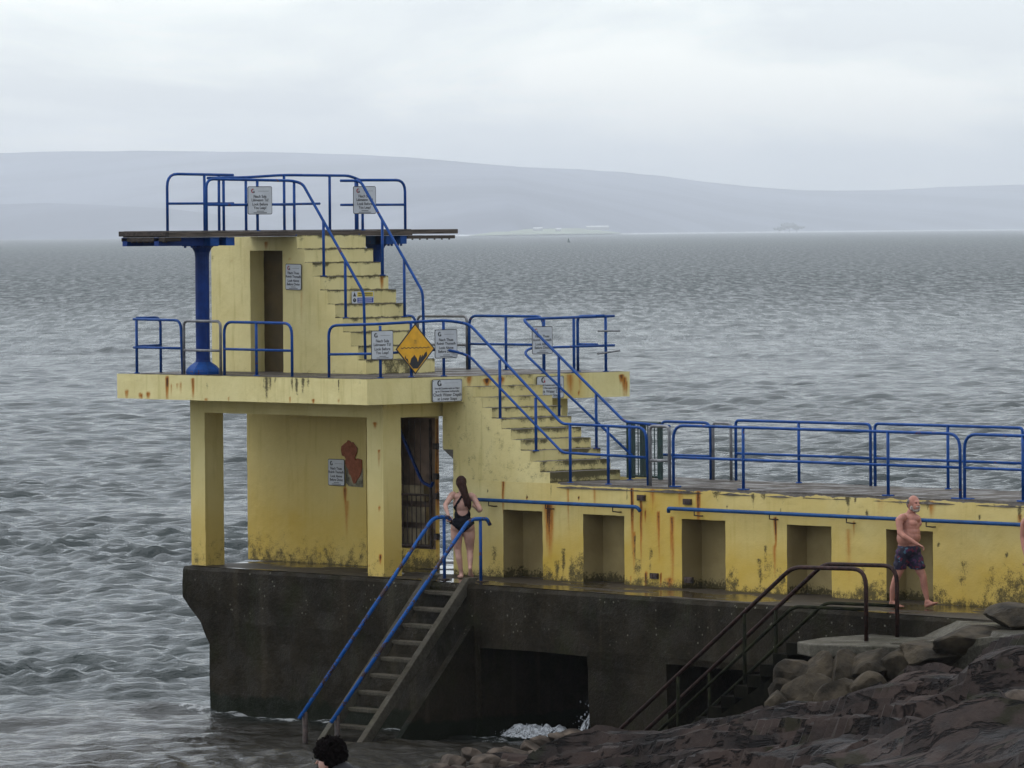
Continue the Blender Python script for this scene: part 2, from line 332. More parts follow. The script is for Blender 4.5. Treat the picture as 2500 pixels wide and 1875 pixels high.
RUST_LX = [(1.43,5.65,5.5,.07,1),(1.81,5.60,5.5,.1,1),(2.12,5.62,5.5,.09,1),(3.66,5.02,4.75,.08,1),(3.7,4.9,4.4,.05,.6)]
RUST_UX = [(2.6,7.27,7.05,.05,.9),(2.8,7.0,6.84,.03,.5)]
def streaks(u, z, lst):
    o = np.zeros(len(u))
    for c, a, b, w, s in lst:
        m = (np.abs(u - c) < w * 3) & (z < a + .05) & (z > b - .35)
        if not m.any(): continue
        uu, zz = u[m], z[m]; t = np.clip((a - zz) / max(a - b, .01), -1, 3)
        o[m] = np.maximum(o[m], s * np.exp(-((uu - c) / (w * (1 - .35 * np.clip(t, 0, 1)))) ** 2) * ss(a + .015, a - .01, zz) * (1 - .55 * ss(.2, 1.15, t)) * ss(1.5, .9, t))
    return o
def stain_and_dim(P, Nn, kind):
    """per-vertex: rust, algae, bare concrete, ochre (deepened low down for weaker light)"""
    x, y, z = P.T; n = len(P); out = np.zeros((n, 4)); f = fbm(P, .5, 4, 3); g = fbm(P, .12, 3, 9); col = fbm(P, .22, 3, 21, (1, 1, 5))
    fy = np.abs(Nn[:, 1]) > .7; fx = np.abs(Nn[:, 0]) > .7; up = Nn[:, 2] > .7
    if kind == 'deck':
        out[fy, 0] = streaks(x[fy], z[fy], RUST_DY); out[fy, 1] = streaks(x[fy], z[fy], BLK_DY); out[fx, 0] = streaks(y[fx], z[fx], RUST_DX)
        out[:, 1] = np.maximum(out[:, 1], .35 * ss(.58, .75, col) * ss(5.4, 5.65, z))
        out[fx, 3] = .55 * np.exp(-((y[fx] - 3.75) / .25) ** 2); out[:, 3] += .12 * f
        out[up, 2] = 1
    elif kind == 'wall':
        out[:, 0] = np.clip(streaks(x, z, RUST_W) * 1.25, 0, 1) * (y < 1.4); out[:, 1] = streaks(x, z, BLK_W)
        hgt = .15 + .6 * ss(.42, .64, f) * ss(.3, .62, vn(P, .9, seed=5))
        low = ss(2.4 + hgt * 1.7, 2.4, z) ** 1.2 * (.35 + .65 * g); out[:, 1] = np.maximum(out[:, 1], low * 1.1); out[:, 1] = np.maximum(out[:, 1], ss(2.46, 2.43, z + .04 * g))
        out[:, 1] = np.maximum(out[:, 1], .5 * ss(.6, .75, col) * ss(3.7, 3.95, z))
        for a, b, r in SPOT_W: out[:, 1] = np.maximum(out[:, 1], np.exp(-((x - a) ** 2 + ((z - b) * .7) ** 2) / r ** 2) * 1.2 * (y < 1.5))
        out[:, 3] = np.clip(.16 + .36 * ss(.6, 3.5, x) + .42 * ss(3.75, 2.6, z) * ss(.2, 1, .5 + x / 8) + .5 * (f - .5) + .4 * ss(4.3, 5.3, x) * ss(7, 6, x) + .2 * ss(3.3, 2.5, z), 0, .95)  # ochre paint tone, deepened towards the base to stand in for dimmer light
        out[:, 2] = np.where(x > 3.0, ss(3.925, 3.96, z + .05 * (fbm(P, .25, 3, 33) - .5) * 2), 0)
        # moss thick by the frame's right-hand end
        out[:, 1] = np.maximum(out[:, 1], ss(12.2, 13.3, x + .5 * g) * ss(3.4, 2.5, z) * .8)
    elif kind == 'niche':
        out[:, 1] = ss(2.4 + .1 + .4 * f, 2.4, z) * (.5 + .5 * g)
    elif kind == 'body':
        out[fy, 0] = streaks(x[fy], z[fy], RUST_B); out[:, 1] = .42 * ss(.6, .78, col) * ss(7.0, 7.9, z) + .5 * ss(5.78, 5.68, z) * g
        out[:, 3] = .10 + .2 * (f - .4)
    elif kind == 'ustep':
        out[fx, 0] = streaks(y[fx], z[fx], RUST_UX); t = ((7.97 - z) / .232) % 1
        out[fx, 1] = .8 * ss(.4, .0, t[fx]) * ss(.3, .6, col[fx]) + .3 * ss(.5, .8, g[fx]) + .85 * ss(.9, .96, t[fx])
        lo = fx & (z < 5.9); out[lo, 1] = np.maximum(out[lo, 1], .75 * ss(.35, .6, f[lo]) * ss(1.45, 1.7, y[lo]))
        out[:, 3] = .05 + .15 * f; out[up, 1] = .8; out[up, 2] = .75
    elif kind == 'lstep':
        out[fx, 0] = streaks(y[fx], z[fx], RUST_LX); t = ((5.65 - z) / .168) % 1
        out[fx, 1] = (.5 + .45 * ss(5.4, 4.3, z[fx])) * ss(.8, .1, t[fx]) * ss(.25, .5, col[fx]) + ss(4.35, 4.0, z[fx]) * (.3 + .5 * f[fx]) * ss(2.9, 2.3, y[fx]) + .9 * ss(.86, .95, t[fx])
        out[:, 3] = .12 + .2 * f; out[up, 2] = 1; out[:, 1] += .1 * g
    elif kind in ('col', 'inner'):
        out[fy, 0] = streaks(x[fy], z[fy], RUST_C if kind == 'col' else RUST_I)
        out[:, 3] = np.clip(.20 + .6 * ss(4.3, 2.5, z + .5 * (f - .5)) + (.25 if kind == 'inner' else 0), 0, .9)  # ochre paint plus painted dimming of the lower tower
        hgt = .25 + .35 * f; out[:, 1] = (.3 + .6 * g) * ss(2.4 + hgt * 1.8, 2.4, z) * (1 if kind == 'inner' else .7)
        out[:, 1] = np.maximum(out[:, 1], .35 * ss(.62, .75, col) * ss(4.6, 5.0, z))
        if kind == 'inner':
            out[:, 1] = np.maximum(out[:, 1], ss(2.48, 2.42, z + .05 * g)); out[:, 1] = np.maximum(out[:, 1], np.where(x > -2.2, ss(2.75, 2.5, z) * .85 * (.6 + .6 * f), 0))
    return np.clip(out, 0, 1.2)

def patch(o, du, dv, cell, holes=()):
    """grid over a parallelogram; holes are (u0,u1,v0,v1) in metres along du, dv. cell lines snap to the holes"""
    o, du, dv = map(lambda q: np.array(q, float), (o, du, dv)); lu, lv = np.linalg.norm(du), np.linalg.norm(dv)
    def lines(l, cuts):
        ks = sorted({0.0, l, *[min(max(c, 0), l) for c in cuts]}); out = []
        for a, b in zip(ks[:-1], ks[1:]):
            n = max(1, int(round((b - a) / cell))); out += list(np.linspace(a, b, n, endpoint=False))
        return np.array(out + [l])
    us = lines(lu, [h[0] for h in holes] + [h[1] for h in holes]); vs = lines(lv, [h[2] for h in holes] + [h[3] for h in holes])
    eu, ev = du / lu, dv / lv; U, V = np.meshgrid(us, vs, indexing='ij')
    P = o + U[..., None] * eu + V[..., None] * ev; nu, nv = len(us), len(vs)
    idx = np.arange(nu * nv).reshape(nu, nv)
    q = np.stack([idx[:-1, :-1], idx[1:, :-1], idx[1:, 1:], idx[:-1, 1:]], -1).reshape(-1, 4)
    cu = ((us[:-1] + us[1:]) / 2)[:, None] + 0 * vs[None, :-1]; cv = ((vs[:-1] + vs[1:]) / 2)[None, :] + 0 * us[:-1, None]
    keep = np.ones(cu.shape, bool)
    for a, b, c, d in holes: keep &= ~((cu > a) & (cu < b) & (cv > c) & (cv < d))
    nrm = np.cross(eu, ev)
    return P.reshape(-1, 3), q[keep.ravel()], nrm
def ybox(x0, x1, y0, y1, z0, z1, cell=.06, skip=''):
    """six patches; skip drops faces by name among -x +x -y +y -z +z (letters a b c d e f)"""
    X, Y, Z = x1 - x0, y1 - y0, z1 - z0
    A = [('c', (x0, y0, z0), (X, 0, 0), (0, 0, Z)), ('d', (x1, y1, z0), (-X, 0, 0), (0, 0, Z)), ('b', (x1, y0, z0), (0, Y, 0), (0, 0, Z)),
         ('a', (x0, y1, z0), (0, -Y, 0), (0, 0, Z)), ('f', (x0, y0, z1), (X, 0, 0), (0, Y, 0)), ('e', (x0, y1, z0), (X, 0, 0), (0, -Y, 0))]
    return [patch(o, u, v, cell) for k, o, u, v in A if k not in skip]
def ybuild(name, patches, kind, parent, rough=.006, material=None):
    V = []; Fc = []; Nn = []; b = 0
    for P, q, n in patches:
        V.append(P); Fc.append(q + b); Nn.append(np.repeat(n[None], len(P), 0)); b += len(P)
    V = np.concatenate(V); Fc = np.concatenate(Fc); Nn = np.concatenate(Nn)
    st = stain_and_dim(V, Nn, kind)
    D = np.stack([vn(V, .17, seed=s) + .6 * vn(V, .07, seed=s + 3) - .8 for s in (41, 42, 43)], 1)
    V2 = V + D * rough
    me = bpy.data.meshes.new(name); me.from_pydata(V2.tolist(), [], Fc.tolist())
    at = me.color_attributes.new('st', 'FLOAT_COLOR', 'POINT'); at.data.foreach_set('color', st.astype(np.float32).ravel())
    me.update(); return link(name, me, material or YEL, parent)

# ------------------------------------------------------------------ pier base and causeway
def near_edge(x): return -.10 - .045 * max(0.0, x)
pier = empty('pier', (0, 2, 0), 'dark wet concrete pier with two square tunnels carrying the yellow tower', 'pier')
def build_pier():
    prof = [(-5.09, 2.4), (-5.11, 2.1), (-5.10, 1.87), (-4.97, 1.73), (-4.80, 1.60), (-4.63, 1.47), (-4.55, 1.26), (-4.43, 1.11), (-4.42, -1.2),
            (2.76, -1.2), (2.76, 1.42), (5.47, 1.42), (5.47, -1.2), (7.35, -1.2), (7.35, 1.40), (9.9, 1.40), (9.9, -1.2), (30, -1.2), (30, 2.4)]
    mb = MB(); mb.prism(prof, 'y', 0, 4.2); me = mb.mesh('pier')
    bm = bmesh.new(); bm.from_mesh(me)
    for x in np.arange(-5, 16, .35): bmesh.ops.bisect_plane(bm, geom=bm.verts[:] + bm.edges[:] + bm.faces[:], plane_co=(x, 0, 0), plane_no=(1, 0, 0))
    for z in np.arange(-.3, 2.4, .3): bmesh.ops.bisect_plane(bm, geom=bm.verts[:] + bm.edges[:] + bm.faces[:], plane_co=(0, 0, z), plane_no=(0, 0, 1))
    for z in (2.34,): bmesh.ops.bisect_plane(bm, geom=bm.verts[:] + bm.edges[:] + bm.faces[:], plane_co=(0, 0, z), plane_no=(0, 0, 1))
    bm.verts.ensure_lookup_table()
    P = np.array([v.co for v in bm.verts]); D = np.stack([fbm(P, .45, 3, s) - .5 for s in (3, 4, 5)], 1)
    for i, v in enumerate(bm.verts):
        near = v.co.y < .1
        if near: v.co.y = near_edge(v.co.x)
        k = .09
        if v.co.z > 2.38: v.co.z += D[i][2] * .02
        else: v.co.z += D[i][2] * .03
        if near:
            v.co.y += D[i][1] * k
            if v.co.z < 1.40: v.co.y += .03
            if v.co.z > 2.38: v.co.y += .03
        if v.co.x < -3: v.co.x += D[i][0] * .07
    bm.to_mesh(me); bm.free()
    link('pier_body', me, PIER, pier)
    mb = MB(); mb.box(2.5, 10.2, 3.3, 4.1, -1.2, 1.6); mb.build('tunnel_blocker', PIER, pier)  # added box closing the tunnels at the far side so they stay black
    # wet walking surface on top of it
    xs = np.linspace(-5.05, 20, 120); ys = np.linspace(0, 1, 10)
    V = []; 
    for x in xs:
        for t in ys: V.append((x, near_edge(x) + .07 + t * (4.15 - near_edge(x) - .07), 2.41))
    V = np.array(V); V[:, 2] += (fbm(V, .8, 3, 8) - .5) * .012; ny = len(ys)
    F = [(i * ny + j, (i + 1) * ny + j, (i + 1) * ny + j + 1, i * ny + j + 1) for i in range(len(xs) - 1) for j in range(ny - 1)]
    me = bpy.data.meshes.new('m'); me.from_pydata(V.tolist(), [], F); link('walking_surface', me, WETF, pier)
build_pier()

cause = empty('causeway', (8, 2.5, 2.4), 'yellow causeway wall with square niches and grey walkway on top, rust streaked', 'causeway')
WX1 = 20.0
NICHE = [(1.58, 2.55, 3.51), (3.53, 4.51, 3.50), (5.85, 6.85, 3.50), (8.23, 9.21, 3.49), (10.39, 11.38, 3.49), (14.2, 15.2, 3.49)]
SX0 = .33
def build_causeway():
    ps = []; nps = []
    # near wall from the foot of the stairs to the shore; under the stairs it is the stair block
    xs0 = 2.95
    holes = [(a - SX0, b - SX0, -.1, h - 2.40) for a, b, h in NICHE]
    ps.append(patch((SX0, 1.3, 2.40), (WX1 - SX0, 0, 0), (0, 0, 3.965 - 2.40), .035, holes))
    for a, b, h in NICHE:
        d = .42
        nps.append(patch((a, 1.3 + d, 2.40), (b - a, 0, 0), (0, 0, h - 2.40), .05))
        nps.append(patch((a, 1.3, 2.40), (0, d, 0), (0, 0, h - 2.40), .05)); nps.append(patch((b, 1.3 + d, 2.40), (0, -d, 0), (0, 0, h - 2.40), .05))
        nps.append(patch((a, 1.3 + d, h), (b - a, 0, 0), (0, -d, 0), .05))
    ps.append(patch((WX1, 3.75, 2.40), (-(WX1 - SX0), 0, 0), (0, 0, 1.565), .3)); ps.append(patch((WX1, 1.3, 2.4), (0, 2.45, 0), (0, 0, 1.565), .2))
    ps.append(patch((SX0, 3.75, 2.40), (0, -2.45, 0), (0, 0, 1.565), .2))
    ybuild('wall', ps, 'wall', cause, .008)
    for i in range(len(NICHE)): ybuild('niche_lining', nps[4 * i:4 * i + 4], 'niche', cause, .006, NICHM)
    xs = np.arange(2.9, WX1, .12); ys = np.array([1.292, 1.33, 1.6, 2.2, 2.8, 3.4, 3.75, 3.78]); V = []
    for x in xs:
        for y in ys: V.append((x, y, 3.985 if 1.3 < y < 3.77 else 3.9))
    V = np.array(V); D = fbm(V, .35, 3, 77) - .5; V[:, 2] += D * .03; V[:, 1] += np.where(V[:, 1] < 1.4, D * .05, 0) + np.where(V[:, 1] > 3.7, D * .1, 0)
    ny = len(ys); F = [(i * ny + j, (i + 1) * ny + j, (i + 1) * ny + j + 1, i * ny + j + 1) for i in range(len(xs) - 1) for j in range(ny - 1)]
    me = bpy.data.meshes.new('m'); me.from_pydata(V.tolist(), [], F); link('walkway', me, DECK, cause)
    # small steel fixing plates let into the wall
    for x, z in ((4.93, 3.80), (6.0, 3.77), (5.22, 2.58), (6.02, 2.55)):
        m = MB().box(x - .09, x + .09, 1.268, 1.31, z - .045, z + .045)
        m.box(x - .08, x - .02, 1.258, 1.268, z - .02, z + .02); m.box(x + .02, x + .08, 1.258, 1.268, z - .02, z + .02); m.build('fixing_plate', DRUST, cause)
build_causeway()

# ------------------------------------------------------------------ diving tower
tower = empty('diving_tower', (-2.5, 2.0, 2.4), 'yellow concrete diving tower with two decks joined by open stairs', 'diving tower')
T = tower
deck = ybuild('middle_deck', [patch((-6.07, -.72, 5.235), (6.67, 0, 0), (0, 0, .415), .03), patch((.60, -.72, 5.235), (0, 5.68, 0), (0, 0, .415), .03),
                              patch((.60, 4.96, 5.235), (-6.67, 0, 0), (0, 0, .415), .1), patch((-6.07, 4.96, 5.235), (0, -5.68, 0), (0, 0, .415), .1),
                              patch((-6.07, 4.96, 5.235), (6.67, 0, 0), (0, -5.68, 0), .15)], 'deck', T, .006)
def gridtop(name, x0, x1, y0, y1, z, m, parent, amp=.01, cell=.15):
    P, q, n = patch((x0, y0, z), (x1 - x0, 0, 0), (0, y1 - y0, 0), cell); P = P.copy(); P[:, 2] += (fbm(P, .5, 3, 5) - .5) * amp
    me = bpy.data.meshes.new(name); me.from_pydata(P.tolist(), [], q.tolist()); return link(name, me, m, parent)
gridtop('deck_surface', -6.06, .595, -.71, 4.95, 5.655, DECK, T)
# beams under the deck, columns
ybuild('ring_beam', ybox(-5.12, 0.0, .1, .5, 4.995, 5.236, .06) + ybox(-.4, -.002, .5, 4.1, 4.99, 5.236, .06) + ybox(-5.118, -4.7, .5, 4.1, 4.99, 5.236, .2) + ybox(-4.7, -.4, 3.7, 4.1, 4.99, 5.236, .2), 'col', T)
ybuild('column', ybox(-5.12, -4.73, .102, .50, 2.4, 5.0, .04), 'col', T)
ybuild('column', ybox(-.42, -.004, .102, .48, 2.4, 5.0, .03), 'col', T)
ybuild('column', ybox(-.42, -.004, 3.6, 4.09, 2.4, 5.0, .06), 'col', T)
ybuild('column', ybox(-5.11, -4.73, 3.6, 4.09, 2.4, 5.0, .1), 'col', T)
# inner room under the deck, its doorway facing the landing
ybuild('inner_wall', [patch((-5.67, 1.75, 2.4), (3.22, 0, 0), (0, 0, 2.84), .035), patch((-2.45, 1.75, 2.4), (0, .35, 0), (0, 0, 2.84), .06),
                      patch((-2.45, 2.1, 2.4), (1.48, 0, 0), (0, 0, 2.84), .03, [(.30, 1.38, .33, 2.52)]), patch((-.972, 2.1, 2.4), (-1.53, 1.12, 0), (0, 0, 2.84), .1),
                      patch((-5.67, 3.2, 2.4), (0, -1.45, 0), (0, 0, 2.84), .15), patch((-2.5, 3.22, 2.4), (-3.17, 0, 0), (0, 0, 2.84), .15)], 'inner', T)
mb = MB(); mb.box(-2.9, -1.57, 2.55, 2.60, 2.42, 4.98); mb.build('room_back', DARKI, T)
m = MB()
for k in range(4): m.box(-2.6, -1.75 + .05 * k, 2.42, 2.54, 3.50 - .36 * k, 3.76 - .36 * k)
m.build('pale_panel', simple('pale_panel_tone', (.30, .24, .15), .8, .2, 4), T)  # pale boxes stacked behind the lower gate bars
# doorway gate of bars
gate = MB()
for x in np.linspace(-2.1, -1.17, 9): gate.tube([(x, 2.06, 2.78), (x, 2.06, 3.62)], .010, 6)
gate.tube([(-2.14, 2.06, 3.63), (-1.12, 2.06, 3.63)], .022, 6); gate.tube([(-2.14, 2.06, 2.78), (-1.12, 2.06, 2.78)], .026, 6); gate.tube([(-1.14, 2.06, 2.74), (-1.14, 2.06, 4.9)], .026, 6)
for x in (-1.9, -1.75, -1.6, -1.45): gate.tube([(x, 2.10, 3.65), (x, 2.10, 4.88)], .006, 5)
gate.build('barred_gate', DRUST, T)
MB().tube(rounded([(-2.1, 2.12, 4.85), (-1.32, 2.02, 3.85), (-1.02, 1.98, 3.78), (-.99, 1.98, 3.86)], [.1, .05]), .027).build('stair_handrail', DBLUE, T)
for z in (3.95, 3.62, 2.95, 4.45): MB().box(-1.05, -.96, 2.03, 2.098, z - .05, z + .05).build('hinge', DRUST, T)
# flaked red area beside the sign
RP = [(-2.91, 4.52), (-3.0, 4.46), (-3.08, 4.41), (-3.07, 4.24), (-2.99, 4.22), (-2.98, 4.2), (-2.94, 4.07), (-2.88, 3.99), (-2.82, 3.93), (-2.79, 3.85), (-2.76, 3.8), (-2.71, 3.81), (-2.69, 3.88), (-2.63, 3.9), (-2.6, 3.97), (-2.785, 4.03), (-2.785, 4.18), (-2.80, 4.21), (-2.79, 4.26), (-2.785, 4.38), (-2.80, 4.45), (-2.85, 4.5)]
RP = [(-2.91, 4.52), (-2.93, 4.49), (-3.0, 4.46), (-3.08, 4.41), (-3.09, 4.35), (-3.07, 4.26), (-3.0, 4.24), (-2.97, 4.21), (-2.98, 4.13), (-2.95, 4.07), (-2.90, 4.03), (-2.88, 3.95), (-2.83, 3.92), (-2.80, 3.85), (-2.76, 3.79), (-2.71, 3.80), (-2.67, 3.86), (-2.62, 3.90), (-2.56, 3.99), (-2.54, 4.06), (-2.54, 4.20), (-2.60, 4.21), (-2.66, 4.22), (-2.71, 4.20), (-2.73, 4.23), (-2.68, 4.30), (-2.66, 4.39), (-2.71, 4.43), (-2.77, 4.49), (-2.82, 4.485), (-2.86, 4.51)]
MB().prism([(a, b) for a, b in RP], 'y', 1.728, 1.738).build('flaked_red_patch', REDP, T)
MB().prism([(-2.98, 4.12), (-2.98, 3.80), (-2.9, 3.745), (-2.53, 3.735), (-2.53, 4.05), (-2.7, 4.1)], 'y', 1.739, 1.745).build('bare_render_patch', simple('bare_grey_render', (.20, .18, .12), .9, .35, 7), T)
# upper body with its doorway, and the upper stairs
UY0, UY1 = 1.25, 2.74
ur = [(-3.62 + .2 * k) for k in range(10)]       # riser faces
body = [patch((-5.98, UY0, 5.65), (2.36, 0, 0), (0, 0, 2.30), .035, [(1.07, 1.96, -.1, 2.065)]),
        patch((-4.91, UY0, 5.65), (0, .30, 0), (0, 0, 2.065), .05), patch((-4.02, UY0 + .3, 5.65), (0, -.3, 0), (0, 0, 2.065), .05), patch((-4.91, UY0 + .3, 7.715), (.89, 0, 0), (0, -.3, 0), .05),
        patch((-3.62, UY1, 5.65), (-2.36, 0, 0), (0, 0, 2.3), .1), patch((-5.98, UY1, 5.65), (0, -(UY1 - UY0), 0), (0, 0, 2.3), .1), patch((-5.98, UY0, 7.95), (2.36, 0, 0), (0, UY1 - UY0, 0), .2)]
for k in range(10):
    zt = 7.972 - .232 * k; x0 = ur[k]; x1 = x0 + .2 if k < 9 else x0
    if k < 9:
        body.append(patch((x0, UY0, 5.65), (.2, 0, 0), (0, 0, zt - .232 - 5.65), .035)); body.append(patch((x1, UY1, 5.65), (-.2, 0, 0), (0, 0, zt - .232 - 5.65), .1))
ybuild('stair_tower', body, 'body', T, .006)
st_ = []
for k in range(10):
    zt = 7.972 - .232 * k; x0 = ur[k]
    st_.append(patch((x0, UY0, zt - .232), (0, UY1 - UY0, 0), (0, 0, .232), .03))
    if k < 9: st_.append(patch((x0, UY0, zt - .232 + .002), (.212, 0, 0), (0, UY1 - UY0, 0), .035))
ybuild('upper_stairs', st_, 'ustep', T, .007)
MB().box(-4.92, -4.0, 1.552, 1.60, 5.65, 7.75).build('doorway_dark', simple('dark_doorway_fill', (0.060, 0.038, 0.008), .8, .12, 3), T)  # dark sheet just behind the opening stands in for the unlit interior
# lower stairs
lr = [(.60 + .236 * k) for k in range(10)]; LY0, LY1 = 1.31, 2.82
blk = []
for k in range(10):
    zt = 5.65 - .168 * k; x0 = lr[k]
    zb = 3.965
    if k < 9: blk.append(patch((x0, LY0, zb), (.236, 0, 0), (0, 0, zt - .168 - zb), .035)); blk.append(patch((x0 + .236, LY1, zb), (-.236, 0, 0), (0, 0, zt - .168 - zb), .1))
# the block's part above the pass-through, back to the tower
blk.append(patch((.07, LY0, 4.45), (.53, 0, 0), (0, 0, .785), .04)); blk.append(patch((.33, LY0, 3.965), (.27, 0, 0), (0, 0, .485), .04))
blk.append(patch((.07, LY1, 4.45), (0, LY0 - LY1, 0), (0, 0, .785), .06)); blk.append(patch((.6, LY1, 3.96), (-.27, 0, 0), (0, 0, 1.27), .1))
o = ybuild('stair_block', blk, 'body', T, .005)
m = MB().prism([(.33, 4.30), (.33, 4.45), (.07, 4.45)], 'y', LY0 + .002, LY1); 
chm = m.mesh('c'); chm.color_attributes.new('st', 'FLOAT_COLOR', 'POINT'); link('chamfer', chm, YEL, T)
ls = []
for k in range(10):
    zt = 5.65 - .168 * k; x0 = lr[k]
    ls.append(patch((x0 + .003, LY0, zt - .168), (0, LY1 - LY0, 0), (0, 0, .168), .03))
    if k < 9: ls.append(patch((x0, LY0, zt - .168 + .002), (.245, 0, 0), (0, LY1 - LY0, 0), .035))
ybuild('lower_stairs', ls, 'lstep', T, .008)

# top platform
tp = MB(); tp.box(-4.9, -3.64, -1.45, 3.80, 7.955, 8.045); tp.build('top_platform', WOOD, T, bevel=.006)
m = MB()
for i in range(7): m.box(-4.89 + .178 * i, -4.89 + .178 * i + .163, -1.44, 3.79, 8.047, 8.062)
m.build('deck_plank', WOOD, T, bevel=.004)
m = MB(); m.box(-4.6, -3.66, 3.802, 4.84, 7.978, 8.056); m.box(-4.58, -3.69, 3.74, 4.80, 7.895, 7.952)
for i in range(6): m.box(-3.75, -3.72, 3.86 + i * .165, 3.89 + i * .165, 7.875, 7.895)
m.build('diving_board', WOOD, T, bevel=.008)
m = MB(); m.box(-4.93, -3.63, -1.52, -1.453, 7.972, 8.058); m.box(-4.88, -3.69, -1.50, -1.15, 7.885, 7.953)
for i in range(7): m.box(-4.8 + i * .17, -4.76 + i * .17, -1.49, -1.40, 7.868, 7.885)
m.build('end_beam', WOODD, T, bevel=.008)
# steel columns and brackets
for yc in (-.25, 3.52):
    c = MB(); xc = -4.3
    prof = [(5.665, .22), (5.74, .22), (5.80, .19), (5.86, .13), (5.90, .118), (7.62, .118), (7.70, .128), (7.77, .165), (7.80, .20)]
    n = 16 
    vs = [(xc + r * math.cos(2 * math.pi * (j + .5) / n), yc + r * math.sin(2 * math.pi * (j + .5) / n), z) for z, r in prof for j in range(n)]
    fs = [(i * n + j, (i + 1) * n + j, (i + 1) * n + (j + 1) % n, i * n + (j + 1) % n) for i in range(len(prof) - 1) for j in range(n)] + [tuple(range(n)), tuple((len(prof) - 1) * n + j for j in range(n))]
    c.add(vs, fs); col = c.build('steel_column', DBLUE, T, smooth=False)
    nn = MB(); prof = [(5.655, .29), (5.70, .30), (5.74, .29), (5.80, .23), (5.862, .135)]; n = 8
    vs = [(xc + r * math.cos(2 * math.pi * (j + .5) / n), yc + r * math.sin(2 * math.pi * (j + .5) / n), z) for z, r in prof for j in range(n)]
    fs = [(i * n + j, (i + 1) * n + j, (i + 1) * n + (j + 1) % n, i * n + (j + 1) % n) for i in range(len(prof) - 1) for j in range(n)] + [tuple(range(n)), tuple((len(prof) - 1) * n + j for j in range(n))]
    nn.add(vs, fs); nn.build('foot', BLUE, col)
    s = -1 if yc < 1 else 1
    b = MB(); y0, y1 = (-1.5, -.45) if s < 0 else (3.25, 3.70)
    b.box(-4.85, -4.72, y0, y1 + .4 * (s < 0), 7.81, 7.952); b.box(-3.98, -3.85, y0, y1 + .4 * (s < 0), 7.81, 7.952); b.box(-4.72, -3.98, yc - .1, yc + .1, 7.80, 7.952)
    for i in range(7):
        a = y0 + .1 + i * .07; 
        if i % 3 != 1: b.tube([(-3.915, a + .5 * (s < 0), 7.775), (-3.915, a + .5 * (s < 0), 7.81)], .022, 6)
    b.build('bracket', DBLUE, T)
    for (a0, a1) in (((-.55, -.37), (-.22, -.04)) if s < 0 else ((3.25, 3.40), (3.56, 3.70))):
        MB().box(-4.9, -3.68, a0, a1, 7.81, 7.95).build('cross_beam', BLUE, T)

# ------------------------------------------------------------------ guard rails
RR = .024
def fence_rail(label, tops, mids, posts, m=BLUE, r=RR, group=None, plates=(), name='guard_rail', cat='railing', post_mat=None):
    """tops, mids: lists of point paths; posts: (x, y, z0, z1)"""
    base = posts[0] if posts else (*tops[0][0][:2], tops[0][0][2], 0)
    t = empty(name, (float(base[0]), float(base[1]), float(base[2])), label, cat, group)
    for p in tops: MB().tube(p, r, 10).build('top_rail', m, t, smooth=True)
    for p in mids: MB().tube(p, r * .92, 10).build('mid_rail', m, t, smooth=True)
    for q in posts:
        x, y, a, b = q[:4]; MB().tube([(x, y, a), (x, y, b)], r, 10).tube([(x, y, a - .004), (x, y, a + .014)], r * 2.2, 10).build('post', post_mat or m, t, smooth=True)
    for x, y, z in plates: MB().box(x - .085, x + .085, y - .05, y + .05, z, z + .02).build('foot_plate', m, t)
    return t
ZD = 5.655; ZT = 6.56; ZM = 6.09
def hoop_x(x0, x1, y, z0, zt, r=.14, both=(1, 1), zs=None):
    pts = []
    z1 = zt if zs is None else zs
    path = ([(x0, y, z0)] if both[0] else []) + [(x0, y, zt), (x1, y, z1)] + ([(x1, y, z0)] if both[1] else [])
    return rounded(path, r)
def hoop_y(x, y0, y1, z0, zt, r=.14, both=(1, 1)):
    path = ([(x, y0, z0)] if both[0] else []) + [(x, y0, zt), (x, y1, zt)] + ([(x, y1, z0)] if both[1] else [])
    return rounded(path, r)
# middle deck, near side
fence_rail('blue corner railing at the far left end of the middle deck',
           [rounded([(-5.95, -.45, ZT + .01), (-4.64, -.45, ZT), (-4.60, -.45, ZD)], .16), hoop_y(-5.87, -.45, .06, ZD, ZT + .03, .12, (0, 1))],
           [[(-5.95, -.45, ZM), (-4.62, -.45, ZM)], [(-5.87, -.45, ZM + .02), (-5.87, .05, ZM + .03)]], [(-5.87, -.45, ZD, ZT)])
fence_rail('narrow grey removable railing in front of the blue steel column foot', [hoop_x(-4.56, -3.56, -.45, ZD, ZT - .01, .1)], [[(-4.56, -.45, ZM - .03), (-3.56, -.45, ZM - .03)]], [], GREY)
fence_rail('blue railing hoop before the upper doorway on the middle deck', [hoop_x(-3.46, -1.66, -.45, ZD, ZT - .02, .2, zs=ZT - .03)], [[(-3.46, -.45, ZM), (-1.66, -.45, ZM - .01)]], [(-2.6, -.45, ZD, ZT - .02)])
